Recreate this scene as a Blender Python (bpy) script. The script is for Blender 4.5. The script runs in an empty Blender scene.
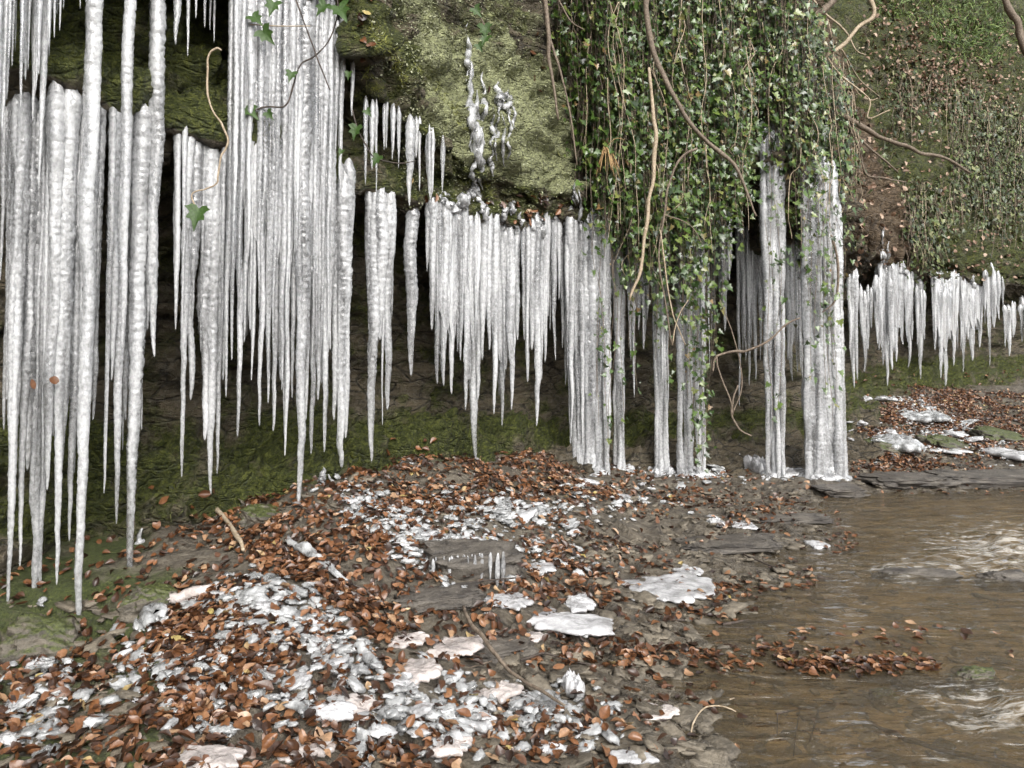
import bpy, math, random
import numpy as np
from mathutils import Vector
from mathutils.bvhtree import BVHTree

SC = bpy.context.scene
COL = SC.collection
rng = np.random.default_rng(7)
random.seed(7)
R_ = math.radians

# ------------------------------------------------------------------ camera
F_PX, W_PX, H_PX = 770.0, 1024.0, 768.0
PITCH = R_(2.5)
HORIZON = 335.0
EYE = 1.6
PR = HORIZON - F_PX * math.tan(PITCH)          # principal row
cam_d = bpy.data.cameras.new('camera')
cam_d.sensor_width = 36.0
cam_d.lens = F_PX / W_PX * 36.0
cam_d.shift_y = -(H_PX / 2 - PR) / W_PX
cam_d.clip_start, cam_d.clip_end = 0.05, 2000.0
cam = bpy.data.objects.new('camera', cam_d)
cam.location = (0, 0, EYE)
cam.rotation_euler = (R_(90) + PITCH, 0, 0)
COL.objects.link(cam)
SC.camera = cam

# ------------------------------------------------------------------ light
SUN_EL, SUN_AZ = R_(40), R_(160)               # azimuth clockwise from +Y
world = bpy.data.worlds.new('World')
SC.world = world
world.use_nodes = True
wn, wl = world.node_tree.nodes, world.node_tree.links
bg = wn['Background']
sky = wn.new('ShaderNodeTexSky')
sky.sky_type = 'NISHITA'
sky.sun_disc = False
sky.sun_elevation = SUN_EL
sky.sun_rotation = SUN_AZ
sky.air_density, sky.dust_density, sky.ozone_density = 1.0, 4.0, 1.0
hsv = wn.new('ShaderNodeHueSaturation')
hsv.inputs['Saturation'].default_value = 0.25
wl.new(sky.outputs[0], hsv.inputs['Color'])
wl.new(hsv.outputs[0], bg.inputs['Color'])
bg.inputs['Strength'].default_value = 0.15
sun_d = bpy.data.lights.new('sun', 'SUN')
sun_d.energy = 1.0
sun_d.angle = R_(45)
sun_d.color = (1.0, 0.96, 0.9)
sun = bpy.data.objects.new('sun', sun_d)
sd = Vector((math.sin(SUN_AZ) * math.cos(SUN_EL), math.cos(SUN_AZ) * math.cos(SUN_EL), math.sin(SUN_EL)))
sun.rotation_euler = sd.to_track_quat('Z', 'Y').to_euler()
sun.location = (4, -4, 12)
COL.objects.link(sun)
SC.view_settings.view_transform = 'Standard'
SC.view_settings.look = 'None'
SC.view_settings.exposure = 1.18
SC.view_settings.gamma = 1.0
SC.render.engine = 'CYCLES'
SC.cycles.use_denoising = True
SC.cycles.max_bounces = 8
SC.cycles.transparent_max_bounces = 12
SC.cycles.caustics_reflective = False
SC.cycles.caustics_refractive = False

# ------------------------------------------------------------------ helpers
def px_dir(px, py):
    u, v = (px - 512.0) / F_PX, (PR - py) / F_PX
    s, c = math.sin(PITCH), math.cos(PITCH)
    return np.array([u, c - v * s, s + v * c])

def at(px, py, d):
    """the point seen at a pixel of the photograph, d metres ahead of the lens"""
    r = px_dir(px, py)
    return np.array([0, 0, EYE]) + r * (d / r[1])

def project(P):
    P = np.asarray(P, float)
    q = P - np.array([0, 0, EYE])
    s, c = math.sin(PITCH), math.cos(PITCH)
    f = q[..., 1] * c + q[..., 2] * s
    f = np.where(f > 0.05, f, 0.05)
    up = -q[..., 1] * s + q[..., 2] * c
    return 512 + q[..., 0] / f * F_PX, PR - up / f * F_PX

def _hash(ix, iy, iz, seed):
    h = (ix.astype(np.int64) * 374761393 + iy.astype(np.int64) * 668265263 + iz.astype(np.int64) * 2147483647 + seed * 1274126177) & 0xffffffff
    h = ((h ^ (h >> 13)) * 1274126177) & 0xffffffff
    h = ((h ^ (h >> 16)) * 2246822519) & 0xffffffff
    h = h ^ (h >> 15)
    return (h & 0xffff) / 65535.0 * 2 - 1

def noise(x, y, z, seed=0):
    x, y, z = np.broadcast_arrays(np.asarray(x, float), np.asarray(y, float), np.asarray(z, float))
    ix, iy, iz = np.floor(x).astype(np.int64), np.floor(y).astype(np.int64), np.floor(z).astype(np.int64)
    fx, fy, fz = x - ix, y - iy, z - iz
    fx, fy, fz = [f * f * f * (f * (f * 6 - 15) + 10) for f in (fx, fy, fz)]
    r = 0
    for dx in (0, 1):
        for dy in (0, 1):
            for dz in (0, 1):
                w = (fx if dx else 1 - fx) * (fy if dy else 1 - fy) * (fz if dz else 1 - fz)
                r = r + w * _hash(ix + dx, iy + dy, iz + dz, seed)
    return r

def fbm(x, y, z, seed=0, octv=4, gain=0.5):
    a, r, f = 1.0, 0, 1.0
    for o in range(octv):
        r = r + a * noise(x * f + o * 17.3, y * f - o * 9.1, z * f + o * 5.7, seed + o)
        a *= gain
        f *= 2.03
    return r

def worley(x, y, z, seed=0):
    x, y, z = np.broadcast_arrays(np.asarray(x, float), np.asarray(y, float), np.asarray(z, float))
    ix, iy, iz = np.floor(x).astype(np.int64), np.floor(y).astype(np.int64), np.floor(z).astype(np.int64)
    f1 = np.full(x.shape, 9.0); f2 = np.full(x.shape, 9.0); idv = np.zeros(x.shape)
    for dx in (-1, 0, 1):
        for dy in (-1, 0, 1):
            for dz in (-1, 0, 1):
                a, b, c = ix + dx, iy + dy, iz + dz
                px_ = a + .5 + .45 * _hash(a, b, c, seed); py_ = b + .5 + .45 * _hash(a, b, c, seed + 1); pz_ = c + .5 + .45 * _hash(a, b, c, seed + 2)
                d = np.sqrt((px_ - x) ** 2 + (py_ - y) ** 2 + (pz_ - z) ** 2)
                n = d < f1
                f2 = np.where(n, f1, np.minimum(f2, d))
                idv = np.where(n, _hash(a, b, c, seed + 5), idv)
                f1 = np.where(n, d, f1)
    return f1, f2, idv

def sstep(a, b, x):
    t = np.clip((x - a) / (b - a), 0, 1)
    return t * t * (3 - 2 * t)

def mesh_of(name, V, faces, smooth=True):
    """faces: array (n, k) or list of arrays"""
    me = bpy.data.meshes.new(name)
    V = np.asarray(V, np.float32)
    fs = faces if isinstance(faces, list) else [faces]
    fs = [np.asarray(f, np.int32) for f in fs if len(f)]
    me.vertices.add(len(V))
    me.vertices.foreach_set('co', V.ravel())
    idx = np.concatenate([f.ravel() for f in fs])
    tot = np.concatenate([np.full(len(f), f.shape[1], np.int32) for f in fs])
    st = np.concatenate([[0], np.cumsum(tot)[:-1]]).astype(np.int32)
    me.loops.add(len(idx))
    me.loops.foreach_set('vertex_index', idx)
    me.polygons.add(len(tot))
    me.polygons.foreach_set('loop_start', st)
    me.polygons.foreach_set('loop_total', tot)
    me.update(calc_edges=True)
    me.validate()
    me.polygons.foreach_set('use_smooth', np.full(len(me.polygons), smooth, bool))
    return me

def tag(o, label=None, cat=None, group=None, kind=None):
    for k, v in (('label', label), ('category', cat), ('group', group), ('kind', kind)):
        if v:
            o[k] = v
    return o

def thing(name, loc, label, cat, group=None):
    o = bpy.data.objects.new(name, None)
    o.empty_display_size = 0.1
    o.location = [float(c) for c in loc]
    COL.objects.link(o)
    return tag(o, label, cat, group)

def link(name, V, faces, mat, parent=None, smooth=True, origin=None):
    V = np.asarray(V, float)
    if parent is not None:
        org = np.zeros(3)
        p = parent
        while p is not None:
            org = org + np.array(p.location)
            p = p.parent
        loc = np.zeros(3)
    else:
        org = np.array([V[:, 0].mean(), V[:, 1].mean(), V[:, 2].min()]) if origin is None else np.array(origin, float)
        loc = org
    me = mesh_of(name, V - org, faces, smooth)
    me.materials.append(mat)
    o = bpy.data.objects.new(name, me)
    o.location = [float(c) for c in loc]
    COL.objects.link(o)
    if parent is not None:
        o.parent = parent
    return o

def grid_faces(n, m, wrap=False):
    """n rows of m verts"""
    i = np.arange(n - 1)[:, None] * m
    j = np.arange(m if wrap else m - 1)[None, :]
    a = i + j
    b = i + (j + 1) % m
    return np.stack([a, b, b + m, a + m], -1).reshape(-1, 4)

def join(parts):
    V, Fd, off = [], {}, 0
    for v, fs in parts:
        V.append(v)
        for f in (fs if isinstance(fs, list) else [fs]):
            f = np.asarray(f)
            Fd.setdefault(f.shape[1], []).append(f + off)
        off += len(v)
    return np.concatenate(V), [np.concatenate(x) for x in Fd.values()]

def tube(pts, radii, sides=7, seed=0, wob=0.12, sub=6, drift=.7):
    """a rough stem swept along points (Catmull-Rom)"""
    P = np.asarray(pts, float)
    r = np.interp(np.linspace(0, 1, len(P)), np.linspace(0, 1, len(np.atleast_1d(radii))), np.atleast_1d(radii))
    Q = np.vstack([2 * P[0] - P[1], P, 2 * P[-1] - P[-2]])
    C, Rr = [], []
    for i in range(len(P) - 1):
        p0, p1, p2, p3 = Q[i:i + 4]
        for t in np.linspace(0, 1, sub, endpoint=False):
            C.append(0.5 * (2 * p1 + (p2 - p0) * t + (2 * p0 - 5 * p1 + 4 * p2 - p3) * t * t + (3 * p1 - p0 - 3 * p2 + p3) * t ** 3))
            Rr.append(r[i] * (1 - t) + r[i + 1] * t)
    C.append(P[-1]); Rr.append(r[-1])
    C, Rr = np.array(C), np.array(Rr)
    n = len(C)
    C = C + np.stack([noise(np.arange(n) * .35, k * 7.7, seed * 3.1, 5) for k in range(3)], 1) * Rr[:, None] * drift
    T = np.gradient(C, axis=0)
    T /= np.linalg.norm(T, axis=1)[:, None] + 1e-9
    up = np.array([0.13, -0.9, 0.41])
    A = np.cross(T, up); A /= np.linalg.norm(A, axis=1)[:, None] + 1e-9
    B = np.cross(T, A)
    th = np.linspace(0, 2 * math.pi, sides, endpoint=False)
    rr = Rr[:, None] * (1 + wob * .9 * noise(np.arange(n)[:, None] * .33, 0, seed, 19) + wob * noise(np.arange(n)[:, None] * .8, th[None, :] * 1.3, seed, 9))
    V = C[:, None, :] + rr[..., None] * (np.cos(th)[None, :, None] * A[:, None, :] + np.sin(th)[None, :, None] * B[:, None, :])
    V = V.reshape(-1, 3)
    Fq = grid_faces(n, sides, True)
    V = np.vstack([V, C[0], C[-1]])
    k = np.arange(sides)
    cap = np.concatenate([np.stack([(k + 1) % sides, k, np.full(sides, n * sides)], 1),
                          np.stack([(n - 1) * sides + k, (n - 1) * sides + (k + 1) % sides, np.full(sides, n * sides + 1)], 1)])
    return V, [Fq, cap]

# ------------------------------------------------------------------ materials
class NT:
    def __init__(self, name):
        self.m = bpy.data.materials.new(name)
        self.m.use_nodes = True
        self.t = self.m.node_tree
        self.n = self.t.nodes
        self.l = self.t.links
        self.b = self.n['Principled BSDF']
        self.out = self.n['Material Output']
    def set(self, node, key, v):
        if v is None:
            return
        s = node.inputs[key]
        if isinstance(v, bpy.types.NodeSocket):
            self.l.new(v, s)
        else:
            s.default_value = (*v, 1.0) if isinstance(v, tuple) and len(v) == 3 and s.type == 'RGBA' else v
    def pos(self):
        return self.n.new('ShaderNodeNewGeometry').outputs['Position']
    def mapped(self, scale, rot=(0, 0, 0), src=None):
        mp = self.n.new('ShaderNodeMapping')
        mp.inputs['Scale'].default_value = scale
        mp.inputs['Rotation'].default_value = rot
        self.l.new(src or self.pos(), mp.inputs['Vector'])
        return mp.outputs[0]
    def noise(self, vec, scale, detail=4, rough=0.55, dist=0.0):
        x = self.n.new('ShaderNodeTexNoise')
        self.l.new(vec, x.inputs['Vector'])
        x.inputs['Scale'].default_value = scale
        x.inputs['Detail'].default_value = detail
        x.inputs['Roughness'].default_value = rough
        x.inputs['Distortion'].default_value = dist
        return x.outputs['Fac']
    def voro(self, vec, scale, feature='F1', out='Distance', rnd=1.0):
        x = self.n.new('ShaderNodeTexVoronoi')
        x.feature = feature
        self.l.new(vec, x.inputs['Vector'])
        x.inputs['Scale'].default_value = scale
        x.inputs['Randomness'].default_value = rnd
        return x.outputs[out]
    def ramp(self, fac, stops, interp='LINEAR'):
        x = self.n.new('ShaderNodeValToRGB')
        x.color_ramp.interpolation = interp
        e = x.color_ramp.elements
        while len(e) < len(stops):
            e.new(0.5)
        for i, (p, c) in enumerate(stops):
            e[i].position = p
            e[i].color = (*c, 1) if isinstance(c, tuple) else (c, c, c, 1)
        self.l.new(fac, x.inputs[0])
        return x.outputs[0]
    def mix(self, fac, a, b):
        x = self.n.new('ShaderNodeMix')
        x.data_type = 'RGBA'
        self.set(x, 0, fac)
        self.set(x, 6, a)
        self.set(x, 7, b)
        return x.outputs[2]
    def math(self, op, a, b=None):
        x = self.n.new('ShaderNodeMath')
        x.operation = op
        self.set(x, 0, a)
        self.set(x, 1, b)
        return x.outputs[0]
    def maprange(self, v, a, b, c, d):
        x = self.n.new('ShaderNodeMapRange')
        for k, u in zip((0, 1, 2, 3, 4), (v, a, b, c, d)):
            self.set(x, k, u)
        return x.outputs[0]
    def bump(self, h, strength, dist, normal=None):
        x = self.n.new('ShaderNodeBump')
        x.inputs['Strength'].default_value = strength
        x.inputs['Distance'].default_value = dist
        self.l.new(h, x.inputs['Height'])
        if normal:
            self.l.new(normal, x.inputs['Normal'])
        return x.outputs[0]
    def island(self):
        return self.n.new('ShaderNodeNewGeometry').outputs['Random Per Island']
    def bsdf(self, **kw):
        names = dict(color='Base Color', rough='Roughness', normal='Normal', spec='Specular IOR Level', trans='Transmission Weight',
                     ior='IOR', coat='Coat Weight', coatr='Coat Roughness', sss='Subsurface Weight', sssr='Subsurface Radius', ssss='Subsurface Scale')
        for k, v in kw.items():
            self.set(self.b, names[k], v)
        return self.m

def ice_material(name, tint=(0.90, 0.92, 0.94), clear=0.45, streak=True):
    m = NT(name)
    p = m.pos()
    st = m.noise(m.mapped((13, 13, 1.1), src=p), 1.0, 2, 0.5)
    lump = m.noise(m.mapped((1, 1, 0.8), src=p), 55.0, 2, 0.6)
    fine = m.noise(m.mapped((1, 1, 0.6), src=p), 150.0, 2, 0.5)
    big = m.noise(p, 9.0, 4, 0.65)
    tr = m.maprange(m.math('ADD', m.math('MULTIPLY', st, .66), m.math('MULTIPLY', lump, .34)) if streak else big, 0.36, 0.64, min(clear + 0.24, .97), max(clear - 0.24, 0.0))
    col = tint
    h = m.math('ADD', m.math('MULTIPLY', lump, 0.8), m.math('MULTIPLY', fine, 0.45))
    nrm = m.bump(h, 0.8, 0.009)
    m.bsdf(color=col, rough=0.07, trans=tr, ior=1.31, normal=nrm, coat=1.0, coatr=0.04, sss=0.4, ssss=0.05)
    m.b.inputs['Subsurface Radius'].default_value = (1.0, 1.0, 1.0)
    return m.m

ICE = ice_material('icicle ice', tint=(.82, .835, .85), clear=0.66)
ICE_CLEAR = ice_material('clear lump ice', tint=(0.72, 0.735, 0.735), clear=0.58, streak=False)
ICE_WHITE = ice_material('white slab ice', tint=(0.72, 0.72, 0.73), clear=0.38, streak=False)
ICE_PINK = ice_material('stained slab ice', tint=(0.74, 0.66, 0.62), clear=0.4, streak=False)

def cliff_material():
    m = NT('wet cliff rock')
    p = m.pos()
    at_ = m.n.new('ShaderNodeAttribute'); at_.attribute_name = 'mask'
    sep = m.n.new('ShaderNodeSeparateColor')
    m.l.new(at_.outputs['Color'], sep.inputs[0])
    moss, lichen, earth = sep.outputs[0], sep.outputs[1], sep.outputs[2]
    strat = m.noise(m.mapped((2.5, 2.5, 16), src=p), 1.0, 5, 0.65, 0.4)
    n1 = m.noise(p, 3.0, 6, 0.65)
    n2 = m.noise(p, 22.0, 5, 0.7)
    n3 = m.noise(p, 90.0, 3, 0.7)
    rock = m.mix(m.maprange(strat, .35, .65, 0, 1), (0.055, 0.045, 0.028), (0.19, 0.155, 0.10))
    wv = m.n.new('ShaderNodeMix'); wv.data_type = 'VECTOR'; wv.inputs[0].default_value = .08
    nz = m.n.new('ShaderNodeTexNoise'); nz.inputs['Scale'].default_value = 4.0; m.l.new(p, nz.inputs['Vector'])
    m.l.new(p, wv.inputs[4]); m.l.new(nz.outputs['Color'], wv.inputs[5])
    ck = m.maprange(m.voro(m.mapped((3.5, 3.5, 9), (.25, .2, 0), src=wv.outputs[1]), 1.0, 'DISTANCE_TO_EDGE'), 0, .07, 0, 1)
    ck2 = m.maprange(m.voro(m.mapped((11, 11, 24), (.2, .3, 0), src=wv.outputs[1]), 1.0, 'DISTANCE_TO_EDGE'), 0, .12, 0, 1)
    rock = m.mix(ck, (0.022, 0.019, 0.014), rock)
    rock = m.mix(m.maprange(n2, .47, .66, 0, .75), rock, (0.19, 0.168, 0.13))
    mosscol = m.ramp(m.math('ADD', m.math('MULTIPLY', n2, .6), m.math('MULTIPLY', n3, .4)),
                     [(0.34, (0.010, 0.012, 0.004)), (0.48, (0.042, 0.052, 0.009)), (0.64, (0.15, 0.165, 0.028))])
    mf = m.maprange(m.math('ADD', n1, m.math('SUBTRACT', moss, 0.5)), .46, .62, 0, 1)
    c = m.mix(mf, rock, mosscol)
    lc = m.ramp(m.math('ADD', m.math('MULTIPLY', n2, .55), m.math('MULTIPLY', n3, .45)),
                [(0.36, (0.05, 0.05, 0.03)), (0.44, (0.20, 0.21, 0.12)), (0.56, (0.38, 0.405, 0.20)), (0.68, (0.48, 0.49, 0.33))])
    lf = m.maprange(m.math('ADD', n1, m.math('SUBTRACT', lichen, 0.5)), .44, .58, 0, 1)
    c = m.mix(lf, c, lc)
    ec = m.ramp(n2, [(0.3, (0.045, 0.030, 0.017)), (0.5, (0.12, 0.082, 0.046)), (0.7, (0.20, 0.15, 0.095))])
    ef = m.maprange(m.math('ADD', n1, m.math('SUBTRACT', earth, 0.5)), .44, .6, 0, 1)
    c = m.mix(ef, c, ec)
    h = m.math('ADD', m.math('MULTIPLY', strat, .6), m.math('ADD', m.math('MULTIPLY', n2, .5), m.math('MULTIPLY', n3, .45)))
    h = m.math('ADD', h, m.math('ADD', m.math('MULTIPLY', ck, .35), m.math('MULTIPLY', ck2, .18)))
    rough = m.maprange(n2, .3, .7, .35, .8)
    return m.bsdf(color=c, rough=rough, normal=m.bump(h, 1.0, 0.10), spec=0.4)

def ground_material():
    m = NT('wet mud and shale')
    p = m.pos()
    sx = m.n.new('ShaderNodeSeparateXYZ'); m.l.new(p, sx.inputs[0])
    n1 = m.noise(p, 2.2, 6, 0.65)
    n2 = m.noise(m.mapped((9, 20, 9), (0, 0, 0.5), src=p), 1.0, 5, 0.7)
    n3 = m.noise(p, 70.0, 4, 0.75)
    mud = m.ramp(n2, [(0.34, (0.030, 0.024, 0.017)), (0.5, (0.095, 0.078, 0.055)), (0.66, (0.19, 0.165, 0.125))])
    mud = m.mix(m.maprange(n3, .5, .75, 0, .7), mud, (0.20, 0.185, 0.16))
    at_ = m.n.new('ShaderNodeAttribute'); at_.attribute_name = 'mask'
    sep = m.n.new('ShaderNodeSeparateColor'); m.l.new(at_.outputs['Color'], sep.inputs[0])
    mosscol = m.ramp(n3, [(0.3, (0.02, 0.026, 0.008)), (0.55, (0.06, 0.075, 0.018)), (0.7, (0.12, 0.14, 0.03))])
    mf = m.maprange(m.math('ADD', n1, m.math('SUBTRACT', sep.outputs[0], 0.5)), .48, .62, 0, 1)
    c = m.mix(mf, mud, mosscol)
    ochre = m.ramp(n1, [(0.3, (0.16, 0.115, 0.06)), (0.45, (0.30, 0.225, 0.125)), (0.62, (0.46, 0.355, 0.215))])
    c = m.mix(sep.outputs[1], c, ochre)
    wet = m.maprange(sx.outputs['Z'], 0.0, 0.16, 0.22, 0.6)
    rough = m.math('ADD', wet, m.math('MULTIPLY', m.math('SUBTRACT', n3, .5), .5))
    h = m.math('ADD', m.math('MULTIPLY', n2, .7), m.math('MULTIPLY', n3, .5))
    return m.bsdf(color=c, rough=rough, normal=m.bump(h, 1.0, 0.05), spec=0.5)

def water_material():
    m = NT('shallow stream water')
    p = m.pos()
    w1 = m.noise(m.mapped((2.2, 7.0, 1), (0, 0, R_(12)), src=p), 1.0, 2, 0.5, 1.2)
    w2 = m.noise(m.mapped((7, 22, 1), (0, 0, R_(-6)), src=p), 1.0, 2, 0.5, 1.0)
    h = m.math('ADD', m.math('MULTIPLY', w1, 0.8), m.math('MULTIPLY', w2, 0.16))
    nrm = m.bump(h, 1.0, 0.10)
    fr = m.n.new('ShaderNodeFresnel'); fr.inputs['IOR'].default_value = 1.33
    m.l.new(nrm, fr.inputs['Normal'])
    tr = m.n.new('ShaderNodeBsdfTransparent'); tr.inputs[0].default_value = (0.84, 0.76, 0.60, 1)
    gl = m.n.new('ShaderNodeBsdfGlossy'); gl.inputs['Roughness'].default_value = 0.05
    m.l.new(nrm, gl.inputs['Normal'])
    silt = m.n.new('ShaderNodeBsdfDiffuse'); silt.inputs[0].default_value = (0.30, 0.25, 0.175, 1)
    ms = m.n.new('ShaderNodeMixShader'); ms.inputs[0].default_value = 0.13
    m.l.new(tr.outputs[0], ms.inputs[1]); m.l.new(silt.outputs[0], ms.inputs[2])
    mx = m.n.new('ShaderNodeMixShader')
    m.l.new(fr.outputs[0], mx.inputs[0]); m.l.new(ms.outputs[0], mx.inputs[1]); m.l.new(gl.outputs[0], mx.inputs[2])
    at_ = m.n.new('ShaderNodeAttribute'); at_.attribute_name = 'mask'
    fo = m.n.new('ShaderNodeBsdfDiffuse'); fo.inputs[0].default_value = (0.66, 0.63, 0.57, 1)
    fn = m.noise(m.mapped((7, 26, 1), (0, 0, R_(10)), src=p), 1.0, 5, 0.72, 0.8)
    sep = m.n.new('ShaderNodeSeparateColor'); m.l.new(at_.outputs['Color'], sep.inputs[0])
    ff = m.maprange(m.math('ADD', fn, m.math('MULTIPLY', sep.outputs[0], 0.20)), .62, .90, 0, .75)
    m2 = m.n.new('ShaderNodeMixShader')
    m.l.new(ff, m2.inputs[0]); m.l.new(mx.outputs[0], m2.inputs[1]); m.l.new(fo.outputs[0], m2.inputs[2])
    m.l.new(m2.outputs[0], m.out.inputs['Surface'])
    return m.m

def leaf_material(name, stops, rough=0.45, scale=60, coat=0.0, spec=0.5):
    m = NT(name)
    p = m.pos()
    c = m.ramp(m.island(), stops)
    v = m.noise(p, scale, 3, 0.6)
    mul = m.n.new('ShaderNodeMix'); mul.data_type = 'RGBA'; mul.blend_type = 'MULTIPLY'
    mul.inputs[0].default_value = 0.75
    m.l.new(c, mul.inputs[6])
    m.l.new(m.ramp(v, [(0.3, 0.45), (0.65, 1.0)]), mul.inputs[7])
    return m.bsdf(color=mul.outputs[2], rough=rough, coat=coat, coatr=0.15, normal=m.bump(v, 0.4, 0.004), spec=spec)

def bark_material(name, a, b):
    m = NT(name)
    p = m.pos()
    n = m.noise(p, 45, 4, 0.65)
    return m.bsdf(color=m.mix(m.maprange(n, .35, .65, 0, 1), a, b), rough=0.75, normal=m.bump(n, 0.6, 0.01))

def rock_material(name, a, b, mossy=0.0):
    m = NT(name)
    p = m.pos()
    n = m.noise(m.mapped((7, 7, 26), src=p), 1.0, 5, 0.7)
    n2 = m.noise(p, 60, 4, 0.7)
    c = m.mix(m.maprange(n, .35, .65, 0, 1), a, b)
    g = m.n.new('ShaderNodeNewGeometry')
    sx = m.n.new('ShaderNodeSeparateXYZ'); m.l.new(g.outputs['Normal'], sx.inputs[0])
    if mossy:
        mf = m.maprange(m.math('ADD', m.math('MULTIPLY', sx.outputs['Z'], .6), m.noise(p, 6, 4)), 1.05 - mossy, 1.25 - mossy, 0, 1)
        c = m.mix(mf, c, m.ramp(n2, [(.35, (0.015, 0.019, 0.006)), (.65, (0.09, 0.105, 0.028))]))
    h = m.math('ADD', m.math('MULTIPLY', n, .7), m.math('MULTIPLY', n2, .5))
    return m.bsdf(color=c, rough=m.maprange(n2, .3, .7, .25, .65), normal=m.bump(h, .8, .03))

M_CLIFF, M_GROUND, M_WATER = cliff_material(), ground_material(), water_material()
M_BEECH = leaf_material('dead beech leaf', [(0.0, (0.020, 0.011, 0.007)), (0.28, (0.055, 0.025, 0.013)), (0.52, (0.115, 0.048, 0.020)),
                                            (0.74, (0.19, 0.083, 0.035)), (0.89, (0.26, 0.135, 0.070)), (0.985, (0.36, 0.235, 0.14)), (1.0, (0.34, 0.27, 0.09))], 0.33, 70)
M_IVY = leaf_material('ivy leaf', [(0.0, (0.012, 0.026, 0.006)), (0.3, (0.036, 0.072, 0.013)), (0.65, (0.072, 0.125, 0.024)), (0.88, (0.13, 0.175, 0.040)), (0.96, (0.18, 0.19, 0.06)), (1.0, (0.20, 0.12, 0.05))], 0.30, 50, 0.15)
M_IVYDARK = leaf_material('dark ivy leaf', [(0.0, (0.014, 0.034, 0.006)), (1.0, (0.05, 0.10, 0.018))], 0.5, 80, 0.0, 0.3)
M_IVYFAR = leaf_material('slope ivy leaf', [(0.0, (0.016, 0.026, 0.006)), (0.45, (0.045, 0.068, 0.014)), (0.8, (0.09, 0.12, 0.027)), (0.95, (0.17, 0.18, 0.06)), (1.0, (0.26, 0.25, 0.14))], 0.4, 40)
M_DRY = leaf_material('pale dead leaf', [(0.0, (0.09, 0.05, 0.03)), (0.5, (0.22, 0.13, 0.08)), (1.0, (0.42, 0.31, 0.23))], 0.6, 50)
M_GRASS = leaf_material('hanging grass blade', [(0.0, (0.035, 0.07, 0.012)), (0.6, (0.095, 0.16, 0.026)), (1.0, (0.2, 0.27, 0.06))], 0.6, 50)
M_MOSS = leaf_material('moss shoots', [(0.0, (0.014, 0.017, 0.005)), (0.6, (0.055, 0.065, 0.015)), (1.0, (0.14, 0.15, 0.04))], 0.8, 80)
M_YMOSS = leaf_material('yellow green moss', [(0.0, (0.10, 0.115, 0.02)), (1.0, (0.27, 0.28, 0.06))], 0.8, 80)
M_STRAW = leaf_material('straw coloured blade', [(0.0, (0.28, 0.16, 0.06)), (1.0, (0.5, 0.34, 0.16))], 0.6, 50)
M_VINE = bark_material('grey brown vine bark', (0.07, 0.05, 0.035), (0.19, 0.15, 0.11))
M_PALE = bark_material('pale vine bark', (0.22, 0.165, 0.105), (0.40, 0.33, 0.24))
M_DARK = bark_material('dark wet twig', (0.02, 0.015, 0.012), (0.07, 0.052, 0.04))
M_GRIT = rock_material('brown grit', (0.05, 0.042, 0.030), (0.21, 0.18, 0.135))
M_SHALE = rock_material('wet shale', (0.035, 0.03, 0.026), (0.13, 0.115, 0.095))
M_STONE = rock_material('mossy stone', (0.045, 0.04, 0.03), (0.15, 0.13, 0.10), 0.25)
M_MSTONE = rock_material('very mossy stone', (0.03, 0.027, 0.02), (0.11, 0.10, 0.075), 0.3)

# ------------------------------------------------------------------ ground height
anchors_px = [  # px, row, height above the stream: distance follows from the three
    (830, 492, 0), (790, 560, 0), (720, 612, 0), (640, 690, 0), (700, 768, 0), (1000, 768, -.09), (900, 620, -.07), (1000, 560, -.05), (930, 690, -.08),
    (820, 768, -.05), (760, 690, -.03), (600, 640, .05), (620, 768, .04), (500, 768, .1), (300, 768, .18), (100, 768, .18), (0, 768, .15), (0, 650, .14), (100, 640, .14),
    (200, 580, .30), (280, 505, .50), (350, 480, .55), (440, 465, .55), (550, 460, .42), (600, 475, .20), (660, 466, .15), (750, 466, .10),
    (825, 474, .08), (400, 600, .25), (450, 560, .30), (520, 520, .30), (600, 540, .13), (700, 520, .06), (300, 600, .30), (200, 680, .18),
    (540, 600, .12), (640, 600, .04), (740, 540, .03), (380, 540, .42), (480, 490, .45),
    (930, 460, .05), (1020, 475, .02)]
A_ = []
for (x, y, z) in anchors_px:
    r = px_dir(x, y)
    k = (z - EYE) / r[2]
    A_.append((r[0] * k, r[1] * k, z))
for (x, y, d) in [(860, 402, 12.5), (930, 388, 14.5), (1020, 386, 17), (900, 432, 10.6), (960, 428, 11.6), (1020, 432, 12.2)]:
    A_.append(tuple(at(x, y, d)))
A_ += [(7, 5, -.1), (11, 7, .2), (16, 12, 1.0), (20, 4, 3), (9, -4, .6), (3, -3, -.1), (1, -1, -.02), (-2, -1, .2), (-4, -2, .3), (2, -10, 0), (-8, -10, 1),
       (12, -10, 3), (20, 30, 1.5), (30, 40, 2.5), (10, 0, 0.5), (6, 1, -.1), (3.5, 1, -.1), (1.2, 1.2, .02), (-1, 1.5, .2), (26, 20, 4), (9, 17, .5), (13, 22, .5)]
A_ = np.array(A_)
_d = np.linalg.norm(A_[:, None, :2] - A_[None, :, :2], axis=2)
_n = len(A_)
_M = np.zeros((_n + 1, _n + 1))
_M[:_n, :_n] = -_d - np.eye(_n) * 0.03
_M[:_n, _n] = _M[_n, :_n] = 1
_w = np.linalg.solve(_M, np.concatenate([A_[:, 2], [0]]))

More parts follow.
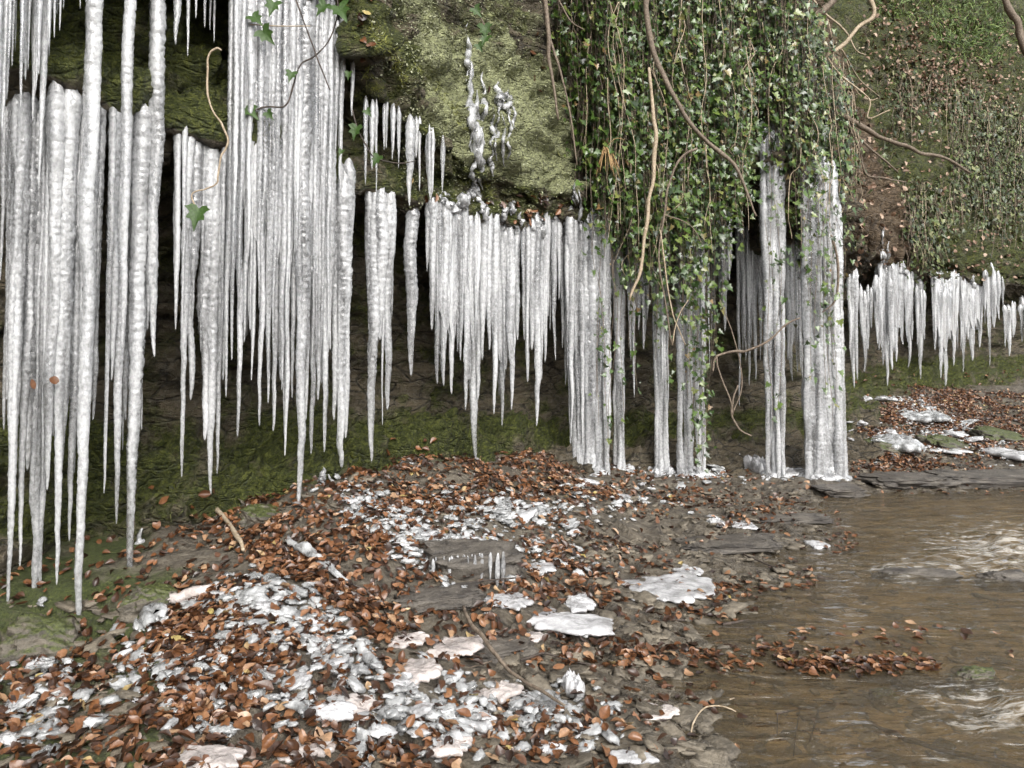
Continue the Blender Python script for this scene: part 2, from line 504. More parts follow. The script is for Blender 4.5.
def ground_z(x, y):
    x, y = np.asarray(x, float), np.asarray(y, float)
    sh = x.shape
    x, y = x.ravel(), y.ravel()
    z = np.full(x.shape, _w[_n])
    for i in range(_n):
        z -= _w[i] * np.sqrt((x - A_[i, 0]) ** 2 + (y - A_[i, 1]) ** 2 + 0.02)
    rr = np.hypot(x, y)
    z = np.clip(z, -0.12, 6 + rr * .05)
    bank = sstep(-0.02, 0.12, z)
    n1 = fbm(x * 1.6, y * 1.6, 0, 3, 3)
    n2 = fbm(x * 7, y * 7, 0, 4, 3)
    z = z + n1 * (0.012 + 0.035 * bank) + n2 * (0.006 + 0.013 * bank)
    # thin shale plates stepping along the bank
    q = (x * 0.75 + y * 0.55) * 2.6 + fbm(x * 1.3, y * 2.2, 0, 8, 4) * 1.8
    fr = q - np.floor(q)
    flat = sstep(-0.04, 0.03, z) * (1 - sstep(0.16, 0.3, z)) * (np.hypot(x, y) < 25)
    z = z + flat * (sstep(0.0, 0.07, fr) * (1 - fr) * 0.05 - 0.015)
    return z.reshape(sh)

az = np.concatenate([np.linspace(-180, -50, 60)[:-1], np.linspace(-50, 42, 760)[:-1], np.linspace(42, 180, 60)[:-1]])
az = np.radians(az)
rad = np.concatenate([np.geomspace(0.25, 2.0, 30)[:-1], np.geomspace(2.0, 24, 560)[:-1], np.geomspace(24, 700, 50)])
AZ, RD = np.meshgrid(az, rad)
GX, GY = RD * np.sin(AZ), RD * np.cos(AZ)
GZ = ground_z(GX, GY)
GV = np.stack([GX, GY, GZ], -1).reshape(-1, 3)
GF = grid_faces(len(rad), len(az), True)
ground = link('ground', GV, GF, M_GROUND, origin=(0, 0, 0))
tag(ground, 'muddy bank of wet shale rising from the stream to the cliff', 'ground', None, 'structure')
gpx, gpy = project(GV)
gm = np.zeros((len(GV), 4), np.float32); gm[:, 3] = 1
gd = np.hypot(GV[:, 0], GV[:, 1])
front = GV[:, 1] > 1
gm[:, 0] = np.where(front, np.clip(.62 * (1 - sstep(120, 300, gpx)) * (gd < 6) + .42 * sstep(840, 900, gpx) * (gd > 9.5) * sstep(0.05, .3, GV[:, 2]), .08, 1), .2)
gm[:, 0] = np.maximum(gm[:, 0], .5 * sstep(.42, .6, GV[:, 2]) * (gd < 9))
gm[:, 1] = (1 - sstep(-0.05, 0.0, GV[:, 2])) * .9
ca = ground.data.color_attributes.new('mask', 'FLOAT_COLOR', 'POINT')
ca.data.foreach_set('color', gm.ravel())

# ------------------------------------------------------------------ cliff
plan_px = [(-300, 3.1), (-100, 3.6), (0, 3.9), (100, 4.2), (200, 4.65), (300, 5.2), (400, 5.85), (500, 6.8), (580, 7.8), (650, 8.5), (760, 9.05),
           (838, 9.5), (862, 11), (884, 13), (930, 14.8), (1000, 17), (1060, 19.5), (1200, 27)]
pk = [(-9, -5), (-5.6, 0.4)] + [tuple(at(x, 335, d)[:2]) for x, d in plan_px] + [(34, 45), (60, 70)]
pk_px = [-1400, -700] + [x for x, d in plan_px] + [1500, 1700]
pk, pk_px = np.array(pk), np.array(pk_px, float)
sl = np.concatenate([[0], np.cumsum(np.linalg.norm(np.diff(pk, axis=0), axis=1))])
ss = [0.0]
while ss[-1] < sl[-1]:
    x, y = np.interp(ss[-1], sl, pk[:, 0]), np.interp(ss[-1], sl, pk[:, 1])
    d = math.hypot(x, y)
    px_here = np.interp(ss[-1], sl, pk_px)
    ss.append(ss[-1] + (max(0.022, 0.0042 * d) if -150 < px_here < 1100 else 0.25))
ss = np.array(ss[:-1])
CX, CY, CPX = (np.interp(ss, sl, a) for a in (pk[:, 0], pk[:, 1], pk_px))
def smooth_s(a, w):
    o = np.empty_like(a)
    for i in range(len(ss)):
        k = np.abs(ss - ss[i]) < 2.5 * w
        g = np.exp(-((ss[k] - ss[i]) / w) ** 2)
        o[i] = (a[k] * g).sum() / g.sum()
    return o
CX, CY = smooth_s(CX, .22), smooth_s(CY, .22)
tx, ty = np.gradient(CX, ss), np.gradient(CY, ss)
tl = np.hypot(tx, ty); tx, ty = smooth_s(tx / tl, .4), smooth_s(ty / tl, .4)
tl = np.hypot(tx, ty)
NX, NY = ty / tl, -tx / tl                       # outwards, over the stream
def tab(pts):
    a = np.array(pts, float)
    return np.interp(CPX, a[:, 0], a[:, 1])
zlip = tab([(-300, 2.95), (0, 2.97), (100, 2.93), (220, 2.86), (350, 2.62), (420, 2.64), (480, 2.66), (590, 2.72), (722, 2.78), (740, 3.45), (764, 3.5), (786, 2.95), (850, 2.8), (880, 2.85), (930, 2.8), (1060, 2.75)])
zlip = zlip + noise(ss * 1.7, 0, 0, 21) * .06 + noise(ss * 6, 0, 0, 22) * .025
LOT = [(560, 0), (600, .1), (660, .38), (700, .5), (775, .8), (838, .95), (856, .5), (870, .1), (880, 0)]
lo = tab(LOT)
def LO(px):
    return float(np.interp(px, [a for a, b in LOT], [b for a, b in LOT]))
REC = tab([(-300, .7), (0, .7), (350, .8), (560, .8), (760, .75), (845, .5), (900, .9), (1060, .9)])
ztoe = tab([(-300, 1.2), (0, 1.15), (100, 1.15), (200, 1.0), (280, .95), (440, .9), (600, .65), (760, .6), (850, .7), (930, 1.05), (1060, 1.0)])
zU = tab([(-300, 3.85), (0, 3.82), (180, 3.84), (322, 3.92), (345, 3.6), (362, 3.36), (440, 3.12), (490, 2.95), (560, 2.95), (850, 3.05), (1060, 3.0)])
zU = zU + noise(ss * 2.3, 0, 0, 31) * .04 + sstep(2.9, 3.4, zlip) * .5 * (CPX > 700)
rec2 = tab([(-300, .24), (340, .24), (430, .18), (490, .04), (600, .02), (850, .05), (1060, .1)])
bul = tab([(-300, .26), (335, .25), (370, .06), (600, .03), (850, .05), (1060, -.05)])
lean = tab([(-300, .1), (340, .15), (380, .34), (540, .34), (600, .06), (800, .06), (850, .25), (900, .36), (1060, .34), (1500, .3)])
one = np.ones_like(ss)
keys = [(.95 * one, -.35 * one), (tab([(-300, -.34), (130, -.30), (200, -.05), (260, .35), (300, .46), (1060, .46)]), -.02 * one), (-REC * .8 - tab([(0, .16), (130, .14), (230, 0)]), ztoe), (-REC - tab([(0, .16), (130, .14), (230, 0)]), ztoe + .25), (-REC, zlip - .7), (-REC * .8, zlip - .22), (-.15 * one, zlip - .05), (.0 * one, zlip),
        (-.03 * one, zlip + .09), (-rec2, zlip + .2), (-rec2, np.maximum(zU - .14, zlip + .21)), (bul, np.maximum(zU, zlip + .25)), (bul - .05, zU + .28),
        (bul - .05 - lean * 1.5, zU + 1.8), (bul - .05 - lean * 11, zU + 13.5)]
cnt = [8, 46, 12, 34, 18, 28, 12, 9, 10, 18, 16, 12, 66, 170]
PO, PZ, PL = [], [], []
lkey = [0, 0, 0, 0, .1, .45, 1, 1, 1, 1, 1, 1, 1, 1, 1]
for i, c in enumerate(cnt):
    (o0, z0), (o1, z1) = keys[i], keys[i + 1]
    tt = np.linspace(0, 1, c, endpoint=False)
    if i == len(cnt) - 1:
        tt = tt ** 1.25
    for t in tt:
        PO.append(o0 * (1 - t) + o1 * t); PZ.append(z0 * (1 - t) + z1 * t); PL.append(lkey[i] * (1 - t) + lkey[i + 1] * t)
PO.append(keys[-1][0]); PZ.append(keys[-1][1]); PL.append(1.0)
PO, PZ = np.array(PO), np.array(PZ)
k_ = np.array([.1, .2, .4, .2, .1])
def sm(a):
    b = np.pad(a, ((2, 2), (0, 0)), 'edge')
    return sum(k_[j] * b[j:j + len(a)] for j in range(5))
PO, PZ = sm(sm(PO)), sm(sm(PZ))
PL = np.array(PL)[:, None] * lo[None, :]
CR = np.hypot(CX, CY)
KX, KY, KZ = CX + NX * PO - PL * CX / CR, CY + NY * PO - PL * CY / CR, PZ
dR = np.gradient(np.stack([KX, KY, KZ], -1), axis=0)
dS = np.gradient(np.stack([KX, KY, KZ], -1), axis=1)
NN = np.cross(dS, dR); NN /= np.linalg.norm(NN, axis=-1, keepdims=True) + 1e-9
h = .11 * fbm(KX * 1.1, KY * 1.1, KZ * 1.4, 40, 4)
st = fbm(KX * 1.2, KY * 1.2, KZ * 7.0 + KX * 1.2, 50, 4)
h += .055 * np.sign(st) * np.abs(st) ** .6
h += .035 * fbm(KX * 6, KY * 6, KZ * 8, 60, 4, .6)
wx, wy, wz = KX + .15 * fbm(KX * 3, KY * 3, KZ * 3, 41, 2), KY, KZ + .1 * fbm(KX * 3, KY * 3, KZ * 3, 42, 2)
f1, f2, ci = worley(wx * 2.3, wy * 2.3, wz * 4.6, 300)
h += .07 * ci + .10 * np.clip(f2 - f1, 0, .35)
f1, f2, ci = worley(wx * 6.5, wy * 6.5, wz * 12, 310)
h += .028 * ci + .05 * np.clip(f2 - f1, 0, .35)
bb = np.abs(fbm(KX * 14, KY * 14, KZ * 14, 65, 3, .6))
h += .03 * bb
toe_zone = 1 - sstep(ztoe * .9, ztoe * 1.2, PZ)
sl_ = fbm(KX * 2.2 + KZ * 1.5, KY * 2.2, KZ * 5 - KX * 2.5, 77, 4)
h += toe_zone * .12 * (np.floor(sl_ * 3.3) / 3.3)
lipz = np.exp(-((PZ - zlip) / .1) ** 2)
h *= (1 - .45 * lipz)
KV = np.stack([KX, KY, KZ], -1) + NN * h[..., None]
nr, nc = KX.shape
CV = KV.reshape(-1, 3)
CF = grid_faces(nr, nc)
cliff = link('rock_cliff', CV, CF, M_CLIFF, origin=(0, 0, 0))
tag(cliff, 'mossy undercut rock cliff running along the stream', 'cliff', None, 'structure')
PXG = np.broadcast_to(CPX, KX.shape)
mk = np.zeros((nr, nc, 4), np.float32); mk[..., 3] = 1
mo = .33 + .32 * toe_zone * sstep(.15, .6, PZ)
mo = np.where(PZ > zlip, .58, mo)
mo = np.where((PZ > zlip) & (PXG > 870), .64, mo)
mo = np.where((PZ > zU) & (PXG > 560) & (PXG < 850), .3, mo)
mo = np.where((PZ > zlip) & (PXG < 350), .66, mo)
cave = (PZ > ztoe * 1.1) & (PZ < zlip - .1)
mo = np.where(cave, .48, mo)
mk[..., 0] = mo
mk[..., 1] = (.78 - .45 * sstep(3.9, 4.4, PZ) * (1 - sstep(560, 600, PXG)) * sstep(420, 450, PXG)) * sstep(385, 450, PXG) * (1 - sstep(560, 590, PXG)) * sstep(-.03, .12, PZ - zU) + .12
mk[..., 2] = .85 * sstep(838, 850, PXG) * (1 - sstep(902, 925, PXG)) * sstep(2.7, 3.0, PZ) + .1 + .25 * (PXG > 925) * (PZ > 3)
mk[..., 2] = np.maximum(mk[..., 2], .3 * (PXG > 915) * sstep(2.9, 3.6, PZ))
mk[..., 2] = np.maximum(mk[..., 2], .3 * sstep(570, 590, PXG) * (1 - sstep(840, 850, PXG)) * (PZ > zlip))
ca = cliff.data.color_attributes.new('mask', 'FLOAT_COLOR', 'POINT')
ca.data.foreach_set('color', mk.reshape(-1, 4).ravel())

CB = BVHTree.FromPolygons([tuple(v) for v in CV.tolist()], [tuple(f) for f in CF.tolist()])
def hit_cliff(px, py):
    r = px_dir(px, py)
    loc, nrm, i, dist = CB.ray_cast(Vector((0, 0, EYE)), Vector(r).normalized())
    if loc is None:
        return None, None
    n = np.array(nrm)
    if np.dot(n, r) > 0:
        n = -n
    return np.array(loc), n
def hit_ground(px, py):
    r = px_dir(px, py)
    ts = np.geomspace(1.5, 30, 500)
    P = np.array([0, 0, EYE]) + ts[:, None] * r
    below = P[:, 2] < ground_z(P[:, 0], P[:, 1])
    i = int(np.argmax(below))
    return P[i] if below.any() else P[-1]
def hit(px, py):
    c, n = hit_cliff(px, py)
    g = hit_ground(px, py)
    if c is not None and c[1] < g[1]:
        return c, n
    return g, np.array([0, 0, 1.0])
D_PX, D_D = np.array([x for x, d in plan_px], float), np.array([d for x, d in plan_px])
def D(px):
    return float(np.interp(px, D_PX, D_D))

# ------------------------------------------------------------------ stream
wr = np.concatenate([np.geomspace(.25, 2.2, 14)[:-1], np.geomspace(2.2, 22, 420)[:-1], np.geomspace(22, 60, 20)])
wa = np.radians(np.linspace(-25, 150, 720))
WA, WR = np.meshgrid(wa, wr)
WX, WY = WR * np.sin(WA), WR * np.cos(WA)
wpx, wpy = project(np.stack([WX, WY, WX * 0], -1))
def blob(cx, cy, sx, sy):
    return np.exp(-((wpx - cx) / sx) ** 2 - ((wpy - cy) / sy) ** 2)
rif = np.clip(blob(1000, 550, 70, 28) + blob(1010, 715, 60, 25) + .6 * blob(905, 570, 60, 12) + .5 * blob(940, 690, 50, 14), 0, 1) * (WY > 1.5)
WZ = .004 * fbm(WX * 2.4 + WY, WY * 6, 0, 90, 2) + rif * (.035 * fbm(WX * 5, WY * 10, 0, 91, 3) + .012) + .0012 * fbm(WX * 9, WY * 18, 0, 92, 1)
gz = ground_z(WX, WY)
WV = np.stack([WX, WY, WZ], -1).reshape(-1, 3)
WF = grid_faces(len(wr), len(wa))
keep = (gz.ravel()[WF] < 0.05).any(1)
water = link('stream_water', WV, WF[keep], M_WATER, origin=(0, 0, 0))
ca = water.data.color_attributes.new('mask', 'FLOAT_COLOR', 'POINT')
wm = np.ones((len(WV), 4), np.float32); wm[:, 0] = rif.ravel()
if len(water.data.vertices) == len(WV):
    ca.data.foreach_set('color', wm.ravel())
tag(water, 'shallow brown stream flowing past the muddy bank', 'stream', None, 'structure')

# ------------------------------------------------------------------ icicles
def icicle_geo(X, Y, ztop, ztip, w, d, seed, p=.6, flare=.25, foot=0.0):
    L = max(ztop - ztip, .03)
    n = int(np.clip(L / max(.0075, d * .0017), 12, 360))
    sides = 14 if d < 6.2 and w > .03 else (10 if d < 9.2 else 8)
    t = np.linspace(0, 1, n)
    z = ztop - L * t
    body = (1 - t) ** p * (.78 + .22 * (1 - t))
    if foot:
        body = np.maximum(body, foot) * (1 + .6 * np.exp(-(1 - t) * L / .06))
    rr = w / 2 * body + .0013
    rr *= 1 + flare * np.exp(-t * L / .10)
    _r = np.random.default_rng(int(seed * 100)).uniform(.5, 2.4)
    rr *= np.clip(t * L / (_r * w + .03) + .04, 0, 1) ** .62
    rr *= 1 + .012 * noise(z / .02, seed * 3.7, 0, 1) + .02 * noise(z / .09, seed * 1.9, 0, 2) + (.22 if foot else .14) * noise(z / .33, seed * 5.1, 0, 3)
    th = np.linspace(0, 2 * math.pi, sides, endpoint=False)
    c, s = np.cos(th)[None, :], np.sin(th)[None, :]
    zz = z[:, None]
    nub = noise(c * 2.1 + seed, s * 2.1 + zz * .6, zz / .017, 4)
    jit = 1 + .17 * np.sign(nub) * np.abs(nub) ** 1.3 + .16 * noise(c * 1.4 + seed * 2, s * 1.4, zz / .5, 5) + .05 * noise(c * 1.2 + seed, s * 1.2, zz / .08, 9)
    rad_ = rr[:, None] * jit
    cx = X + (w * .10 + .002) * noise(z / .45, seed * 2.3, 0, 6) + (w * .05) * noise(z / .12, seed, 1, 8)
    cy = Y + (w * .10 + .002) * noise(z / .45, seed * 2.3, 5, 7)
    V = np.stack([cx[:, None] + rad_ * c, cy[:, None] + rad_ * s * .85, np.broadcast_to(zz, rad_.shape)], -1).reshape(-1, 3)
    V = np.vstack([V, [cx[0], cy[0], ztop + .004], [cx[-1], cy[-1], ztip - .004]])
    k = np.arange(sides)
    cap = np.concatenate([np.stack([k, (k + 1) % sides, np.full(sides, n * sides)], 1),
                          np.stack([(n - 1) * sides + (k + 1) % sides, (n - 1) * sides + k, np.full(sides, n * sides + 1)], 1)])
    return V, [grid_faces(n, sides, True)[:, ::-1], cap]

def attach(X, Y, ztop, ztip, tol=.38, reach=.7, w=.03):
    """slide a hanging point back until rock stands above it; the height where it is rooted"""
    z0 = max(ztip + .03, 1.35)
    best = None
    for push in np.arange(0, reach, .025):
        k = (Y + push) / Y
        loc, nn, i, dist = CB.ray_cast(Vector((X * k, Y * k, z0)), Vector((0, 0, 1)), 6.0)
        if loc is not None and abs(loc.z - ztop) < tol:
            sc = abs(loc.z - ztop) + .5 * push
            if best is None or sc < best[0]:
                best = (sc, push, loc.z)
    if best is None:
        return X, Y, ztop
    k = (Y + best[1] + w * .15) / Y
    return X * k, Y * k, best[2] + .05 + random.choice([0, .02, .04, .06] if X < 0 else [0, .02, .05, .12])

SEED = [11]
def hidden(p):
    o = Vector((0, 0, EYE)); v = Vector(p) - o
    h_ = CB.ray_cast(o, v.normalized(), v.length - .01)[0]
    return h_ is not None

def make_icicle(x, ytip, w, ytop, d, parent=None, p=.6, name='icicle', foot=0.0, mat=None, up=0.0, flare=.25, root=True):
    SEED[0] += 1
    tip = at(x, ytip, d)
    r = px_dir(x, ytop)
    X, Y, ztop = tip[0], tip[1], EYE + r[2] * d / r[1]
    if root:
        X, Y, zt = attach(X, Y, ztop, tip[2], w=w * d / F_PX)
        if Y == tip[1]:
            zt = ztop + up
        ztop = zt
    else:
        ztop += up
    ztip = EYE + (tip[2] - EYE) * Y / tip[1]
    if foot:
        ztip = min(ztip, float(ground_z(X, Y))) - .04
    w = w * (.86 if w > 11 else 1)
    if root and parent is not None and hidden((X, Y, ztip + .02)):
        return None
    V, Fc = icicle_geo(X, Y, ztop, ztip, w * Y / F_PX, Y, SEED[0] * 1.37, p, flare, foot)
    return link(name, V, Fc, mat or ICE, parent)

def crust(x0, x1, row, d0, d1, thick, depth=.12, seed=0, drop=None):
    """lumpy ice rooted on the ledge between two pixels"""
    n = max(8, int((x1 - x0) / 3)); sides = 12
    u = np.linspace(0, 1, n)
    P = np.array([at(x0 + (x1 - x0) * a, row(x0 + (x1 - x0) * a) if callable(row) else row, d0 + (d1 - d0) * a) for a in u])
    e = np.sqrt(np.clip(1 - (2 * u - 1) ** 8, 0.02, 1))
    th = np.linspace(0, 2 * math.pi, sides, endpoint=False)
    c, s = np.cos(th)[None, :], np.sin(th)[None, :]
    k = e[:, None] * (1 + .35 * noise(P[:, 0:1] * 14, th[None, :] * .9, seed, 15) + .25 * noise(P[:, 0:1] * 40, th[None, :] * 2, seed, 16))
    V = P[:, None, :] + np.stack([0 * k + 0 * c, -(k * c * depth * .5), k * s * thick * .5], -1)
    V[..., 2] += (noise(P[:, 0] * 9, seed, 0, 17) * thick * .3)[:, None]
    V = V.reshape(-1, 3)
    V = np.vstack([V, P[0], P[-1]])
    kk = np.arange(sides)
    cap = np.concatenate([np.stack([(kk + 1) % sides, kk, np.full(sides, n * sides)], 1),
                          np.stack([(n - 1) * sides + kk, (n - 1) * sides + (kk + 1) % sides, np.full(sides, n * sides + 1)], 1)])
    return V, [grid_faces(n, sides, True), cap]

def sheet(x0, x1, top_f, env, dep, seed, frac):
    """the fused ice between the icicles of a curtain: fluted, ragged below, rooted in the rock above"""
    n = max(6, int((x1 - x0) / 1.6)); m = 44
    xs = np.linspace(x0, x1, n)
    Y0 = np.array([dep(x) for x in xs]); X0, Y1, ZT, ZB = [], [], [], []
    for i, x in enumerate(xs):
        a, b = at(x, top_f(x), Y0[i]), at(x, top_f(x) + (env(x) - top_f(x)) * frac, Y0[i])
        X, Y, zt = attach(b[0], b[1], a[2], b[2], w=.03)
        X0.append(X); Y1.append(Y); ZT.append(zt + .02); ZB.append(b[2])
    Y1 = np.array(Y1); ZT = np.array(ZT); ZB = np.array(ZB)
    pad = np.pad(Y1, 3, 'edge'); Ys = np.array([np.median(pad[i:i + 7]) for i in range(n)])
    pad = np.pad(ZT, 2, 'edge'); ZTs = np.array([np.median(pad[i:i + 5]) for i in range(n)])
    Xs = np.array([b[0] for b in [at(x, 300, 1.0) for x in xs]]) * Ys
    q = Xs * 22 + Ys * 9
    ZB = ZB + .16 * noise(q * .9, seed, 0, 401) * (ZTs - ZB) + .10 * np.abs(noise(q * 2.1, seed, 3, 402)) * (ZTs - ZB)
    ed = np.clip(np.minimum(np.arange(n), np.arange(n)[::-1]) / (n * .12 + 1), 0, 1)
    ZB = ZTs - (ZTs - ZB) * (.25 + .75 * ed ** .6)
    t = np.linspace(0, 1, m)[:, None]
    Z = ZTs - t * (ZTs - ZB)
    th = (.028 * np.sqrt(np.clip(1 - t, 0, 1)) + .003) * (.35 + .65 * ed ** .5) * np.clip(t * 9 + .2, 0, 1)
    fl = .020 * noise(q * 1.2, Z * .5, seed, 403) + .010 * noise(q * 3.1, Z * 1.1, seed, 404) + .006 * noise(q * 2.5, Z * 38, seed, 405)
    k = (Ys[None, :] + .015 + fl - th) / Ys[None, :]
    kb = (Ys[None, :] + .03 + fl * .4 + th) / Ys[None, :]
    A = np.stack([Xs * k, Ys * k, Z], -1); B = np.stack([Xs * kb, Ys * kb, Z], -1)
    ring = np.concatenate([A, B[:, ::-1]], 1)
    V = ring.reshape(-1, 3); w2 = 2 * n
    Fc = grid_faces(m, w2, True)
    i = np.arange(n - 1); b0 = (m - 1) * w2
    capb = np.stack([b0 + i, b0 + w2 - 1 - i, b0 + w2 - 2 - i, b0 + i + 1], 1)
    capt = np.stack([i + 1, w2 - 2 - i, w2 - 1 - i, i], 1)
    return V, np.concatenate([Fc, capb, capt])

def curtain(label, tips, x0, x1, top, off=0.0, fill=0, fillw=(4, 8), root=False, dmul=None, up=.10, cat='icicles', name='ice_curtain', root_t=.10, group=None, short=.35, p=.5, roff=0.0, glaze=True, loose=False):
    """tips: (x, tip row, width px[, top row[, extra depth]]); the envelope between them is filled with finer icicles"""
    rs = np.random.default_rng(int(x0 * 13 + x1 * 7 + len(tips)))
    top_f = top if callable(top) else (lambda x: top)
    xc = (x0 + x1) / 2
    dep = dmul or (lambda x: D(x) + off)
    e = thing(name, at(xc, top_f(xc), dep(xc)), label, cat, group)
    for t in tips:
        x, yt, w = t[:3]
        yo = t[3] if len(t) > 3 and t[3] is not None else top_f(x) + rs.uniform(-3, 3)
        do = t[4] if len(t) > 4 else rs.uniform(-.05, .05)
        pp = t[5] if len(t) > 5 else p
        make_icicle(x, yt, w, yo, dep(x) + do, e, pp, up=up, root=not loose)
    fill = int(fill * 1.6)
    if fill:
        xs = np.array([t[0] for t in tips] + [x0 - 8, x1 + 8]); ys = np.array([t[1] for t in tips] + [top_f(x0) + 40, top_f(x1) + 40])
        o = np.argsort(xs); xs, ys = xs[o], ys[o]
        for i in range(fill):
            x = x0 + (x1 - x0) * (i + rs.uniform(0, 1)) / fill
            yt0 = top_f(x)
            env = np.interp(x, xs, ys)
            yt = yt0 + (env - yt0) * rs.uniform(short, 1.0)
            make_icicle(x, yt, rs.uniform(fillw[0] * .7, fillw[1]), yt0 + rs.uniform(-4, 4), dep(x) + rs.uniform(-.06, .12), e, rs.uniform(.4, .7), up=up, root=not loose)
        if fill >= 9 and not (350 < xc < 420) and not loose:
            envf = lambda x: float(np.interp(x, xs, ys))
            V, Fc = sheet(x0, x1, top_f, envf, dep, x0 * .71, .66)
            link('fused_sheet', V, Fc, ICE, e)
    if glaze and xc > 395 and top_f(xc) > 60:
        m_ = int((x1 - x0) / 2.6)
        for i in range(m_):
            x = x0 + (x1 - x0) * (i + rs.uniform(0, 1)) / m_
            yt = top_f(x)
            hgt = rs.choice([4, 8, 14, 24], p=[.45, .35, .15, .05]) * rs.uniform(.7, 1.3)
            pts = []
            for y in np.linspace(yt - hgt, yt + 5, 5):
                q, nn = hit_cliff(x + rs.uniform(-1.2, 1.2), y)
                if q is not None and abs(q[1] - dep(x)) < .3:
                    pts.append(q + nn * .012)
            if len(pts) == 5 and np.linalg.norm(np.diff(pts, axis=0), axis=1).max() < .3:
                wd = rs.uniform(4, 9) * pts[0][1] / F_PX / 2
                V, Fc = tube(pts, np.array([.35, .8, 1.0, 1.05, .9]) * wd, 8, x, .6, 4, .35)
                link('ice_rivulet', V, Fc, ICE, e)
    if root:
        V, Fc = crust(x0 - 2, x1 + 2, lambda x: top_f(x) - 2, dep(x0) + .03 + roff, dep(x1) + .03 + roff, root_t, root_t * 1.6, x0)
        link('root_ice', V, Fc, ICE_CLEAR, e)
    return e

UO = -.22      # hang from the upper overhang, nearer than the lower ledge
led = lambda x: float(np.interp(x, [0, 60, 110, 150, 220], [100, 98, 92, 100, 112]))
curtain('dense white curtain of fused icicles at the left edge with rusty brown leaves frozen in',
        [(8, 618, 15), (20, 566, 15), (33, 614, 25), (41, 596, 17), (56, 585, 17), (69, 541, 15), (28, 470, 22), (14, 480, 17), (48, 490, 20), (62, 470, 20), (84, 520, 17), (4, 430, 10), (93, 420, 12)],
        0, 100, led, 0, 16, (6, 12), short=.6, p=.42)
curtain('fringe of short clear icicles in the upper left corner above the curtain with rusty leaves',
        [(12, 66, 8), (20, 108, 9), (31, 120, 14), (40, 190, 13), (50, 56, 6), (60, 30, 6), (3, 130, 10), (36, 90, 14), (26, 80, 14), (5, 100, 14), (45, 70, 12), (80, 8, 4), (-6, 200, 14)], -10, 66, -16, UO + .02, 14, (4, 9), p=.6, up=.45, loose=True)
def solo(label, x, yt, w, ytop, off=0., p=.6, up=.12, group=None, extra=()):
    o = make_icicle(x, yt, w, ytop, D(x) + off, None, p, up=up)
    tag(o, label, 'icicle', group)
    return o
solo('longest icicle, hanging from the top edge to the mossy stones at lower left', 79, 641, 23, -14, UO, .36, .16)
solo('slim icicle hanging from above in front of the twin icicles beside the dense left curtain', 122, 350, 15, -14, UO, .32, .16)
solo('knobbly thick icicle from the top edge ending beside the hollow left of the ivy leaf', 153, 357, 21, -14, UO, .42, .16)
curtain('pair of long bumpy icicles between the dense left curtain and the hollow, reaching the leaves',
        [(115, 524, 17), (131, 594, 24), (104, 493, 7), (126, 420, 16), (110, 380, 15), (141, 430, 9), (147, 330, 10)], 106, 152, led, .02, 4, (5, 8), p=.42)
curtain('tall group of icicles under the small ivy leaf, its longest tip touching fallen leaves',
        [(196, 604, 24), (182, 477, 10), (210, 494, 17), (217, 474, 13), (190, 400, 18), (204, 440, 20), (175, 330, 8), (224, 380, 10), (186, 350, 12)], 173, 228, led, .02, 5, (5, 8), p=.42)
curtain('sparse tiny icicles under the top edge left of the twining ivy stem',
        [(187, 56, 5), (195, 18, 4), (205, 28, 5), (214, 42, 4), (210, 30, 3), (176, 45, 14)], 172, 216, -14, UO + .1, 0, up=.14)
curtain('wide tall curtain of thin icicles with twigs across it, under the upper overhang',
        [(226, 397, 7), (237, 437, 10), (245, 342, 9), (252, 380, 7), (260, 426, 10), (267, 403, 9), (274, 431, 10), (285, 456, 10), (292, 398, 9), (312, 454, 14), (324, 452, 11),
         (318, 400, 14), (306, 420, 12), (280, 380, 14), (266, 350, 14), (298, 390, 14), (330, 350, 10), (250, 330, 10), (232, 360, 8)], 232, 332, -16, UO + .05, 40, (5, 11), p=.36, short=.5, up=.16)
solo('long white icicle standing out in front of the wide tall curtain, tip near the leaves', 300, 518, 21, 20, UO - .06, .42, .3)
curtain('broad sugary icicle with a forked tip on the right of the wide tall curtain',
        [(340, 468, 24), (346, 438, 15), (334, 420, 12), (341, 380, 22)], 332, 352, 172, -.16, 2, (6, 9), p=.36, root_t=.07)
curtain('two narrow icicles beside the mossy ridge, hanging from the top edge',
        [(352, 116, 9), (341, 190, 10), (346, 70, 8), (336, 150, 8)], 334, 358, -14, UO + .05, 2, (4, 6), up=.16)
curtain('short clear icicles in the nook below the mossy ridge',
        [(372, 170, 7), (392, 160, 5), (398, 168, 4), (410, 206, 13), (430, 200, 15), (384, 150, 4), (442, 192, 6), (365, 185, 6), (376, 196, 4)], 364, 444,
        lambda x: float(np.interp(x, [364, 400, 444], [112, 122, 150])), -.16, 8, (3, 6), up=.12, glaze=False, loose=True)
curtain('stout two-pointed icicle hanging alone below the nook, longer point on the left',
        [(372, 462, 18), (387, 410, 17), (382, 425, 4), (379, 340, 26), (368, 330, 12)], 364, 393, 204, 0, 3, (6, 9), p=.4)
solo('single blunt icicle in the gap before the middle curtain', 411, 376, 17, 212, .04, .4, .14)
curtain('white middle curtain ending in one long thin tip over mossy rock',
        [(432, 330, 12), (437, 384, 12), (444, 386, 11), (452, 394, 12), (465, 410, 11), (474, 464, 17), (459, 350, 12), (483, 360, 12), (447, 330, 14), (468, 380, 14), (478, 400, 13)], 426, 490,
        lambda x: float(np.interp(x, [426, 460, 475, 490], [212, 205, 188, 225])), 0, 20, (5, 9), p=.42, short=.5)
curtain('grey glassy sheet of icicles between the long thin tip and the brown leafy ledge',
        [(495, 414, 12), (501, 426, 12), (511, 410, 13), (489, 350, 12), (517, 340, 8), (506, 370, 14)], 486, 518, 240, 0, 10, (5, 9), p=.42, short=.5)
